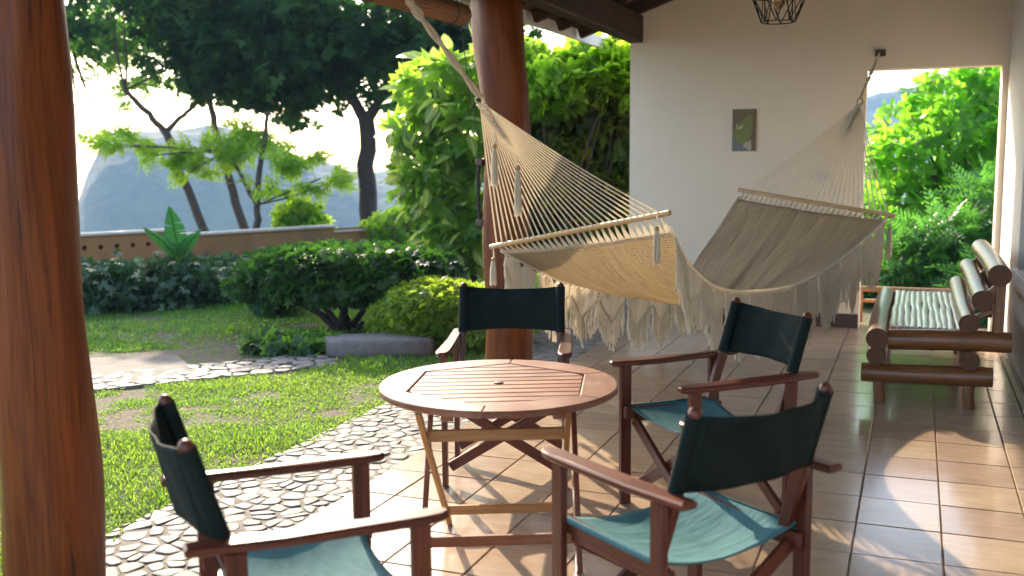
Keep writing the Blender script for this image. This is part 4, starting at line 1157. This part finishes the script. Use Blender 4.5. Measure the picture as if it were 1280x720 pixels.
tree('spreading_tree', 'spreading tree with loose leafy branches close behind the nearest log post', (-17.0, 14.2, G(-17.0, 14.2)),
     [((0, 0, -.1), (.13, .13, 3.3), .24, .19), ((.13, .13, 3.28), (1.8, 1.3, 4.5), .15, .06), ((.13, .13, 3.28), (-.9, .65, 4.8), .15, .06)],
     [(1.7, 1.4, 4.6, 1.5, 1.3, .6), (3.2, 2.6, 4.8, 1.5, 1.3, .6), (.8, .65, 3.7, 1.0, .9, .45), (2.8, 2.2, 3.5, .7, .65, .26), (4.2, 3.4, 4.5, 1.1, 1.1, .6), (0, .4, 5.2, 1.7, 1.5, .6), (1.9, 1.7, 2.9, .6, .55, .22), (3.9, 3.0, 3.9, .7, .7, .3), (2.4, 1.9, 4.0, .9, .8, .35)],
     2400, twig, .30, M['lf_mid'], M['bark_dark'], 18, seed=18, clump=7, shell=.9)

def shrub(name, label, loc, blobs, n, tmpl, size, mat, cat='shrub', group=None, stems=6, seed=1, stem_r=.014, bark=None, **kw):
    z = loc[2] if len(loc) > 2 else G(loc[0], loc[1]); t = thing(name, label, cat, (loc[0], loc[1], z), 0, group)
    rg = np.random.default_rng(seed); br = random.Random(seed); b = MB()
    for k in range(stems):
        q = blobs[k % len(blobs)]; c = Vector(q[:3])+Vector((br.uniform(-.5, .5)*q[3], br.uniform(-.5, .5)*q[4], br.uniform(-.3, .5)*q[5]))
        limb(b, (br.uniform(-.08, .08), br.uniform(-.08, .08), -.05), c, stem_r, stem_r*.4, .08, seed*5+k, 6)
    b.build('stem', bark or M['bark_dark'], t, 60)
    leaf_mass('foliage', blobs, n, tmpl, size, mat, t, rg=rg, **kw)
    return t
# clipped bushes
toprnd = lambda p, o, u: np.clip(u*.75+.1, 0, 1)
shrub('topiary_bush', 'dark clipped flat topped bush on a bare stem behind the grey stone slab', (-4.80, 8.0),
      [(-.35, -.05, .55, .68, .6, .22), (.35, .1, .55, .70, .6, .22), (0, 0, .42, .85, .7, .17), (-.75, -.2, .45, .3, .4, .20), (.72, .25, .50, .35, .4, .22), (0, 0, .72, .75, .6, .07)],
      5600, whorl, .062, M['lf_topiary'], stems=9, seed=31, shell=.45, stem_r=.035, outw=1.0, up=.7, rndf=toprnd)
shrub('clipped_bush', 'rounded yellow green clipped bush beside the middle log post', (-3.66, 7.68),
      [(-.05, 0, .27, .52, .46, .28), (.32, .15, .24, .38, .36, .26), (-.35, -.05, .20, .32, .34, .22), (.05, 0, .12, .60, .48, .14)],
      5200, whorl, .048, M['lf_clipped'], stems=6, seed=33, shell=.35, outw=1.1, up=.7)
# loose leafy hedge at the far side of the lawn: one shrub beside the other
hb = [(-8.95, 7.55, 'leafy hedge shrub behind the nearest log post, at the end of the far hedge'), (-8.15, 8.45, 'leafy hedge shrub below the holes of the ochre wall'),
      (-7.55, 9.05, 'leafy hedge shrub in front of the banana plant'), (-6.85, 9.75, 'leafy hedge shrub at the right end of the far hedge')]
for k, (x, y, lab) in enumerate(hb):
    shrub('hedge_shrub', lab, (x, y), [(0, 0, .24, .62, .58, .25), (-.2, -.2, .18, .5, .45, .20), (.25, .15, .32, .4, .4, .16), (.1, -.3, .10, .5, .35, .14)],
          1700, whorl, .075, M['lf_hedge'], group='shrubs of the far hedge', stems=8, seed=40+k, shell=.5, clump=4, outw=.8)
shrub('garden_plant', 'small pale leaved plant between the far hedge and the dark clipped bush', (-6.05, 8.75), [(0, 0, .30, .25, .25, .26), (.1, -.1, .14, .28, .28, .14)], 260, whorl, .11, M['lf_mid'], cat='plant', stems=6, seed=47, shell=.8)
shrub('garden_bush', 'small round lime bush beyond the ochre wall in front of the hill', (-8.9, 13.5), [(0, 0, .75, .38, .38, .22), (.1, 0, .45, .5, .5, .3)], 700, whorl, .10, M['lf_lime'], cat='bush', seed=49, shell=.6)
shrub('garden_bush', 'bushy pale green shrub beyond the dark clipped bush near the thick tree trunk', (-6.9, 13.2), [(0, 0, .45, .7, .6, .40), (.6, .3, .65, .6, .6, .45), (-.5, 0, .3, .5, .5, .3)], 1500, whorl, .10, M['lf_lime'], cat='bush', seed=50, shell=.6)
shrub('weed_clump', 'low weedy clump of grass at the foot of the dark clipped bush', (-4.75, 6.95), [(0, 0, .06, .38, .25, .09), (.3, .1, .05, .25, .2, .08)], 420, whorl, .085, M['lf_mid'], cat='plant', stems=3, seed=52, shell=.8, up=.2)

# low ochre wall with round drain holes and a pale cap
WP = [Vector((-11.2, 5.75)), Vector((-9.15, 9.24)), Vector((-8.55, 10.35)), Vector((-7.54, 12.35)), Vector((-6.2, 14.6))]
ow = thing('garden_wall', 'low ochre garden wall with a row of round holes behind the hedge', 'wall', (WP[1].x, WP[1].y, G(WP[1].x, WP[1].y)))
bz_ = G(WP[1].x, WP[1].y)
tops = [.65, .64, .57, .50]
for k in range(4):
    a, c = WP[k], WP[k+1]; d = (c-a).normalized(); nrm = Vector((d.y, -d.x)); L = (c-a).length; hz = tops[k]
    b = MB(); base = lambda s, z, w: ((a+d*s+nrm*w)-WP[1]).to_3d()+Vector((0, 0, z-bz_))
    # front face with octagonal holes cut through in a band
    hx = []
    if k in (0, 1):
        q = (.10 if k == 1 else L-1.6)
        while q < (1.0 if k == 1 else L-.1): hx.append(q); q += .19
    hzc = .50; hr = .032; band = (.44, .56); s = 0; fw = .0
    def quad(p, q, r_, t_): b.add([p, q, r_, t_], [(0, 1, 2, 3)])
    quad(base(0, -.4, 0), base(L, -.4, 0), base(L, band[0], 0), base(0, band[0], 0)); quad(base(0, band[1], 0), base(L, band[1], 0), base(L, hz, 0), base(0, hz, 0))
    prev = 0
    for q in hx:
        cl, cr = q-.06, q+.06
        if cl > prev: quad(base(prev, band[0], 0), base(cl, band[0], 0), base(cl, band[1], 0), base(prev, band[1], 0))
        oc = [(q+hr*math.cos(2*PI*(i+.5)/8), hzc+hr*math.sin(2*PI*(i+.5)/8)) for i in range(8)]
        sq = [(cr, hzc+.03), (cr-.03, band[1]), (cl+.03, band[1]), (cl, hzc+.03), (cl, hzc-.03), (cl+.03, band[0]), (cr-.03, band[0]), (cr, hzc-.03)]
        for i in range(8):
            j = (i+1) % 8; quad(base(*sq[i], 0), base(*sq[j], 0), base(*oc[j], 0), base(*oc[i], 0)); quad(base(*oc[i], 0), base(*oc[j], 0), base(*oc[j], -.18), base(*oc[i], -.18))
        for cx_, z_, i in ((cr, band[1], 0), (cl, band[1], 2), (cl, band[0], 4), (cr, band[0], 6)): b.add([base(*sq[i], 0), base(cx_, z_, 0), base(*sq[i+1], 0)], [(0, 1, 2)])
        b.add([base(*p, -.18) for p in oc], [tuple(range(8))])
        prev = cr
    quad(base(prev, band[0], 0), base(L, band[0], 0), base(L, band[1], 0), base(prev, band[1], 0))
    quad(base(0, -.4, -.2), base(0, hz, -.2), base(L, hz, -.2), base(L, -.4, -.2)); quad(base(0, -.4, -.2), base(0, -.4, 0), base(0, hz, 0), base(0, hz, -.2)); quad(base(L, -.4, 0), base(L, -.4, -.2), base(L, hz, -.2), base(L, hz, 0))
    b.build('wall_face', M['ochre'], ow, 0)
    p = MB(); p.bar(base(-.02, hz+.016, -.1), base(L+.015*(k != 3), hz+.016, -.1), .26, .032, (0, 0, 1), .006); p.build('cap', M['cap'], ow)

# grey stone slab by the clipped bush
st = thing('stone_slab', 'long grey stone slab lying in the grass before the dark clipped bush', 'stone', (-3.95, 7.12, G(-3.95, 7.12)), R(19))
sgn = random.Random(4); o = [(.46*math.cos(a)*(1+.08*sgn.uniform(-1, 1)), .20*math.sin(a)*(1+.1*sgn.uniform(-1, 1))) for a in [2*PI*i/18 for i in range(18)]]
o = [(x*(1.12 if abs(x) < .4 else 1), y) for x, y in o]
b = MB(); b.prism(o, -.05, .14, None, .03); b.build('slab', M['grey_stone'], st, 50)

# banana plant
bn = thing('banana_plant', 'young banana plant with torn glossy leaves above the far hedge', 'plant', (-7.38, 8.9, G(-7.38, 8.9)))
b = MB(); b.tube([(0, 0, -.05), (.01, 0, .3), (0, .01, .55)], [.05, .042, .02], 10); b.build('stem', M['lf_banana'], bn, 60)
def banana_leaf(az, lean, L, wd, curl, seed, side=0.0, roll=0.0, split=True):
    rg = random.Random(seed); b = MB(); d = Vector((math.cos(az), math.sin(az), 0)); sd_ = Vector((-math.sin(az), math.cos(az), 0))
    N = 22; mid = []; z = .48; r0 = 0.0; ang = lean; p = Vector((0, 0, .46))
    for i in range(N+1):
        mid.append(p.copy()); p = p + (d*math.cos(ang)+Vector((0, 0, 1))*math.sin(ang)+sd_*side*(.5+i/N)).normalized()*(L/N); ang -= curl/N
    for sg in (-1, 1):
        for i in range(3, N):
            t = i/N; t2 = (i+1)/N; wf = lambda t: wd*max(0, math.sin(PI*min(1, (t-.1)/.9)**.75))
            tear = split and rg.random() < .22; dr = rg.uniform(-.25, .35) if tear else .12
            up = lambda q: (mid[q+1]-mid[q]).normalized().cross(sd_)
            u1 = -up(i) if up(i).z < 0 else up(i)
            e = lambda q, t: mid[q]+(sd_*sg*math.cos(roll*sg+.45)+u1*math.sin(.45+roll*sg))*wf(t)
            g = .0 if not tear else L/N*.45
            a0, a1 = mid[i], mid[i+1]; e0, e1 = e(i, t), e(i+1, t2)-(mid[i+1]-mid[i])*(.5 if tear else 0)
            m0, m1 = a0.lerp(e0, .5)-u1*.006, a1.lerp(e1, .5)-u1*.006
            b.add([a0, m0, e0, e1, m1, a1], [(0, 1, 4, 5), (1, 2, 3, 4)], [(0, t, 0), (sg*.3, t, 0), (sg*.6, t, 0), (sg*.6, t2, 0), (sg*.3, t2, 0), (0, t2, 0)])
    o = b.build('leaf', M['lf_banana'], bn, 60)
    a = o.data.attributes.new('rnd', 'FLOAT', 'POINT'); a.data.foreach_set('value', [.3+.4*rg.random()]*len(o.data.vertices))
    b = MB(); b.tube(mid, [.014*(1-.8*i/N) for i in range(N+1)], 6); b.build('midrib', M['lf_lime'], o, 60)
banana_leaf(R(-40), R(78), .60, .10, .25, 1, -.95)
banana_leaf(R(-55), R(84), .66, .125, .30, 2, -.10)
banana_leaf(R(-45), R(76), .50, .095, .45, 3, .60)
banana_leaf(R(140), R(62), .46, .085, .6, 4, .30)
banana_leaf(R(150), R(55), .44, .08, .7, 5, -.4)

# big leaved variegated shrub beside the middle post: each leaf is a part
vs = thing('variegated_shrub', 'tall dense shrub with big yellow veined leaves behind the middle log post', 'shrub', (-4.75, 10.55, G(-4.75, 10.55)))
vb = [(-.25, 0, 2.3, .50, .45, .42), (.15, .1, 1.85, .60, .5, .5), (-.35, 0, 1.35, .52, .48, .48), (.40, .1, 2.55, .45, .4, .35), (.05, 0, .75, .60, .5, .45), (.75, .2, 2.1, .35, .45, .6), (-.55, 0, 1.9, .35, .35, .3)]
rgv = np.random.default_rng(77); b = MB(); br = random.Random(8)
for k in range(16):
    q = vb[k % 7]; limb(b, (br.uniform(-.12, .12), br.uniform(-.12, .12), -.05), Vector(q[:3])+Vector((br.uniform(-.6, .6)*q[3], br.uniform(-.6, .6)*q[4], br.uniform(0, .6)*q[5])), .022, .008, .07, k+200, 7)
b.build('stem', M['bark'], vs, 60)
def big_leaf_mesh(w, seed):
    b = MB()
    def fn(u, v):
        x = (v-.5)*2; wdt = w*math.sin(PI*min(1, u*.98+.02)**.8)**.8; k = abs(x)
        return (x*wdt, u, .16*k*wdt*2*.5-.28*u*u+.012*math.sin(18*u-6*k)*k)
    b.grid(fn, 9, 4, lambda u, v: ((v-.5)*2*w, u, 0)); return b.mesh('leaf', M['lf_varieg'], 60)
leaf_mass('foliage', vb, 900, t_multi(t_simple(.24, .05, .15), 5, 1.7, .3, 8), .20, M['lf_sun'], vs, shell=.8, rg=rgv)
lms = [big_leaf_mesh(.24, 1), big_leaf_mesh(.28, 2), big_leaf_mesh(.20, 3)]
pos, out = blob_points(vb, 285, .45, 0, rgv)
for i in range(len(pos)):
    d = Vector(out[i]).normalized()*.8+Vector((rgv.normal()*.45, rgv.normal()*.45, rgv.normal()*.3-.15)); d.normalize()
    n_ = Vector((rgv.normal()*.4, rgv.normal()*.4-.25, .8)); x = d.cross(n_).normalized(); z = x.cross(d)
    s = rgv.uniform(.20, .34); mt = Matrix(((x.x, d.x, z.x, pos[i][0]), (x.y, d.y, z.y, pos[i][1]), (x.z, d.z, z.z, pos[i][2]), (0, 0, 0, 1)))
    o = link('leaf', lms[i % 3], vs); o.matrix_local = mt @ Matrix.Diagonal((s, s, s, 1))
# dense croton hedge between the middle post and the end wall
cr_r = lambda p, o, u: np.clip(np.where(u > .90, .82+.18*(u-.9)*10, u*.75) + .0*p[:, 2], 0, 1)
shrub('croton_shrub', 'tall dark croton shrub with scattered yellow leaves left of the end wall', (-3.15, 10.7),
      [(0, 0, .9, .6, .5, .7), (-.35, .0, 1.5, .5, .45, .6), (.35, .1, 1.7, .5, .45, .6), (.1, 0, 2.2, .55, .45, .35), (.45, 0, .9, .5, .45, .7), (.5, .1, 2.75, .35, .4, .3), (-.62, 0, .9, .4, .4, .6), (-.7, .1, 1.5, .35, .35, .4)],
      3900, t_multi(t_simple(.20, .05, .2), 5, 1.6, .3, 6), .20, M['lf_croton'], stems=12, seed=61, shell=.6, rndf=cr_r)
shrub('broadleaf_shrub', 'bright yellow green leafy top showing above the dark croton under the fascia', (-3.55, 10.25), [(0, 0, 2.30, .40, .3, .32), (.45, .1, 2.45, .42, .3, .28), (-.35, .1, 2.35, .35, .3, .35), (.75, .2, 2.35, .3, .3, .25)], 760, alm, .16, M['lf_lime'], stems=10, seed=64, shell=.6, bark=M['bark'])

# behind the opening in the end wall
at_ = thing('almond_tree', 'bright green almond tree with broad round leaves beyond the wall opening', 'tree', (.55, 14.3, -.12))
ab = [(-.7, -.2, 1.55, .60, .6, .40), (0, 0, 1.95, .65, .6, .42), (.65, .1, 2.1, .6, .6, .5), (-.25, -.1, 1.1, .8, .6, .4), (.7, 0, 1.3, .6, .6, .5), (-1.0, -.2, .9, .5, .5, .4), (.95, .5, 2.65, .7, .6, .35), (-.2, .2, 2.35, .5, .5, .33), (.30, .3, 2.55, .5, .5, .35), (.85, .2, 2.3, .5, .5, .4), (-.75, .1, 2.0, .42, .4, .3)]
b = MB(); limb(b, (0, 0, -.1), (0, 0, 1.0), .09, .07, .03, 5); br = random.Random(6)
for k in range(24):
    q = ab[k % 11]; limb(b, (0, 0, .5+.02*k), Vector(q[:3])+Vector((br.uniform(-.7, .7)*q[3], br.uniform(-.7, .7)*q[4], br.uniform(-.3, .6)*q[5])), .035, .008, .08, 300+k, 7)
b.build('trunk', M['bark'], at_, 60)
rga = np.random.default_rng(5)
leaf_mass('crown', ab, 1250, alm, .165, M['lf_almond'], at_, shell=.6, up=.9, outw=.6, rg=rga)
ms = []
for k in range(4):
    tv, tf = t_obovate(.27); me = np_mesh('leaf', np.array(tv), np.array(tf), M['lf_almond'], np.array(tv), np.full(len(tv), .25+.22*k), True); ms.append(me)
pos, out = blob_points(ab, 620, .12, 0, rga); keep = out[:, 1] < .15; pos = pos[keep][:280]; out = out[keep][:280]
for i in range(len(pos)):
    d = Vector(out[i]).normalized()*.6+Vector((rga.normal()*.6, rga.normal()*.5, rga.normal()*.3+.1)); d.normalize()
    n_ = Vector((rga.normal()*.5, rga.normal()*.5-.45, .9)); x = d.cross(n_).normalized(); z = x.cross(d); s = rga.uniform(.13, .21)
    o = link('leaf', ms[i % 4], at_); o.matrix_local = Matrix(((x.x, d.x, z.x, pos[i][0]), (x.y, d.y, z.y, pos[i][1]), (x.z, d.z, z.z, pos[i][2]), (0, 0, 0, 1))) @ Matrix.Diagonal((s, s, s, 1))
shrub('broadleaf_shrub', 'dark round leaved shrub low in the left of the wall opening', (-.75, 13.3, -.14), [(0, 0, .9, .5, .5, .4), (.35, 0, .6, .5, .5, .4), (-.3, .1, .45, .5, .5, .4)], 420, alm, .15, M['lf_almond'], stems=8, seed=71, shell=.6, rndf=lambda p, o, u: u*.45)
for k, (x, y, h, lab) in enumerate(((.85, 12.35, 1.45, 'tall feathery leaved shrub at the right of the wall opening'), (.25, 11.9, .95, 'feathery leaved shrub in the middle of the wall opening'), (-.35, 12.3, .62, 'short feathery leaved shrub at the left foot of the wall opening'), (.85, 11.2, .55, 'low feathery leaved shrub behind the bench back in the wall opening'))):
    shrub('feathery_shrub', lab, (x, y, -.14), [(0, 0, h*.80, .42, .4, h*.22), (-.2, -.1, h*.5, .42, .4, h*.28), (.22, .05, h*.45, .42, .4, h*.3), (0, -.1, h*.2, .5, .4, h*.2)],
          int(560+260*h), fern, .27, M['lf_fern'], group='feathery shrubs beyond the wall opening', stems=10, seed=80+k, shell=.7, up=.55, outw=.8, bark=M['bark'])

# ------------------------------------------------------------------ turf
def turf(n, x0, x1, y0, y1, hgt, wid, seed, dens, lo=.375):
    rg = np.random.default_rng(seed); x = rg.uniform(x0, x1, n); y = rg.uniform(y0, y1, n)
    f = .55*fbm(x*1.0+50, y*1.0+50, 21)+.45*fbm(x*3.0+7, y*3.0+7, 25)
    keep = rg.uniform(0, 1, n) < np.clip((f-lo)*10, .04, 1)*dens(x, y)
    pa_ = np.array(pa[:]); pdv = np.array(pd[:]); al = (x-pa_[0])*pdv[0]+(y-pa_[1])*pdv[1]; ac = -(x-pa_[0])*pdv[1]+(y-pa_[1])*pdv[0]
    onp = (ac > -.60) & (ac < 1.45-.8*np.clip(al/L_, 0, 1)) & (al > -.1) & (al < L_*1.02)
    keep &= ~(onp & (rg.uniform(0, 1, n) > .03)); keep &= x < -3.03+.05*rg.normal(size=n)
    x, y, f = x[keep], y[keep], f[keep]; N = len(x)
    a = rg.uniform(0, 2*PI, N); th = rg.uniform(.15, 1.15, N); h = hgt*rg.uniform(.5, 1.3, N)*np.clip(.55+(f-.36)*3.2, .5, 1.7)
    hd = np.stack([np.cos(a), np.sin(a), np.zeros(N)], 1); wv = np.stack([-np.sin(a), np.cos(a), np.zeros(N)], 1)*(wid*rg.uniform(.6, 1.3, N))[:, None]
    p = np.stack([x, y, gz(x, y)-.004], 1); up = np.array([0, 0, 1.0])
    m_ = p+hd*(h*np.sin(th)*.55)[:, None]+up*(h*np.cos(th)*.65)[:, None]; tp = p+hd*(h*np.sin(th)*1.15)[:, None]+up*(h*np.cos(th)*.85)[:, None]
    V = np.stack([p-wv*.4, p+wv*.4, m_+wv, m_-wv, tp], 1).reshape(-1, 3); o = (np.arange(N)*5)[:, None]
    F = np.concatenate([o+np.array([[0, 1, 2]]), o+np.array([[0, 2, 3]]), o+np.array([[3, 2, 4]])]); 
    g2 = fbm(x*.8+20, y*.8+20, 31); r_ = np.clip(g2*.9+rg.uniform(-.25, .3, N), 0, 1)
    return V, F, np.repeat(r_, 5)
L_ = (pb-pa).length
parts_ = [turf(290000, -8.5, -3.0, 2.4, 7.0, .028, .0034, 1, lambda x, y: np.ones_like(x)), turf(210000, -11.5, -3.0, 6.5, 13.0, .045, .0065, 2, lambda x, y: np.where(np.abs(y-7.2-.25*(x+6)) < .35, .35, 1.0), .26)]
off = 0; VV = []; FF = []; RR = []
for V, F, r_ in parts_: VV.append(V); FF.append(F+off); RR.append(r_); off += len(V)
VV = np.concatenate(VV)
tag(link('grass', np_mesh('grass', VV, np.concatenate(FF), M['grass'], VV*0, np.concatenate(RR))), kind='stuff')

# ------------------------------------------------------------------ haze
hzb = MB(); xa, xb, ya, yb, za, zb = -900, 900, -900, 1000, SEA-1.2, 60
hzb.add([(xa, ya, za), (xb, ya, za), (xb, yb, za), (xa, yb, za), (xa, ya, zb), (xb, ya, zb), (xb, yb, zb), (xa, yb, zb)], [(3, 2, 1, 0), (4, 5, 6, 7), (0, 1, 5, 4), (1, 2, 6, 5), (2, 3, 7, 6), (3, 0, 4, 7)])
hm_ = bpy.data.materials.new('haze_air'); hm_.use_nodes = True; t_ = hm_.node_tree; t_.nodes.clear()
pv = t_.nodes.new('ShaderNodeVolumePrincipled'); pv.inputs['Color'].default_value = (.42, .64, 1, 1); pv.inputs['Density'].default_value = .0008; pv.inputs['Anisotropy'].default_value = 0.0
ot = t_.nodes.new('ShaderNodeOutputMaterial'); t_.links.new(pv.outputs[0], ot.inputs['Volume'])
tag(hzb.build('haze', hm_, None, 0), kind='stuff')
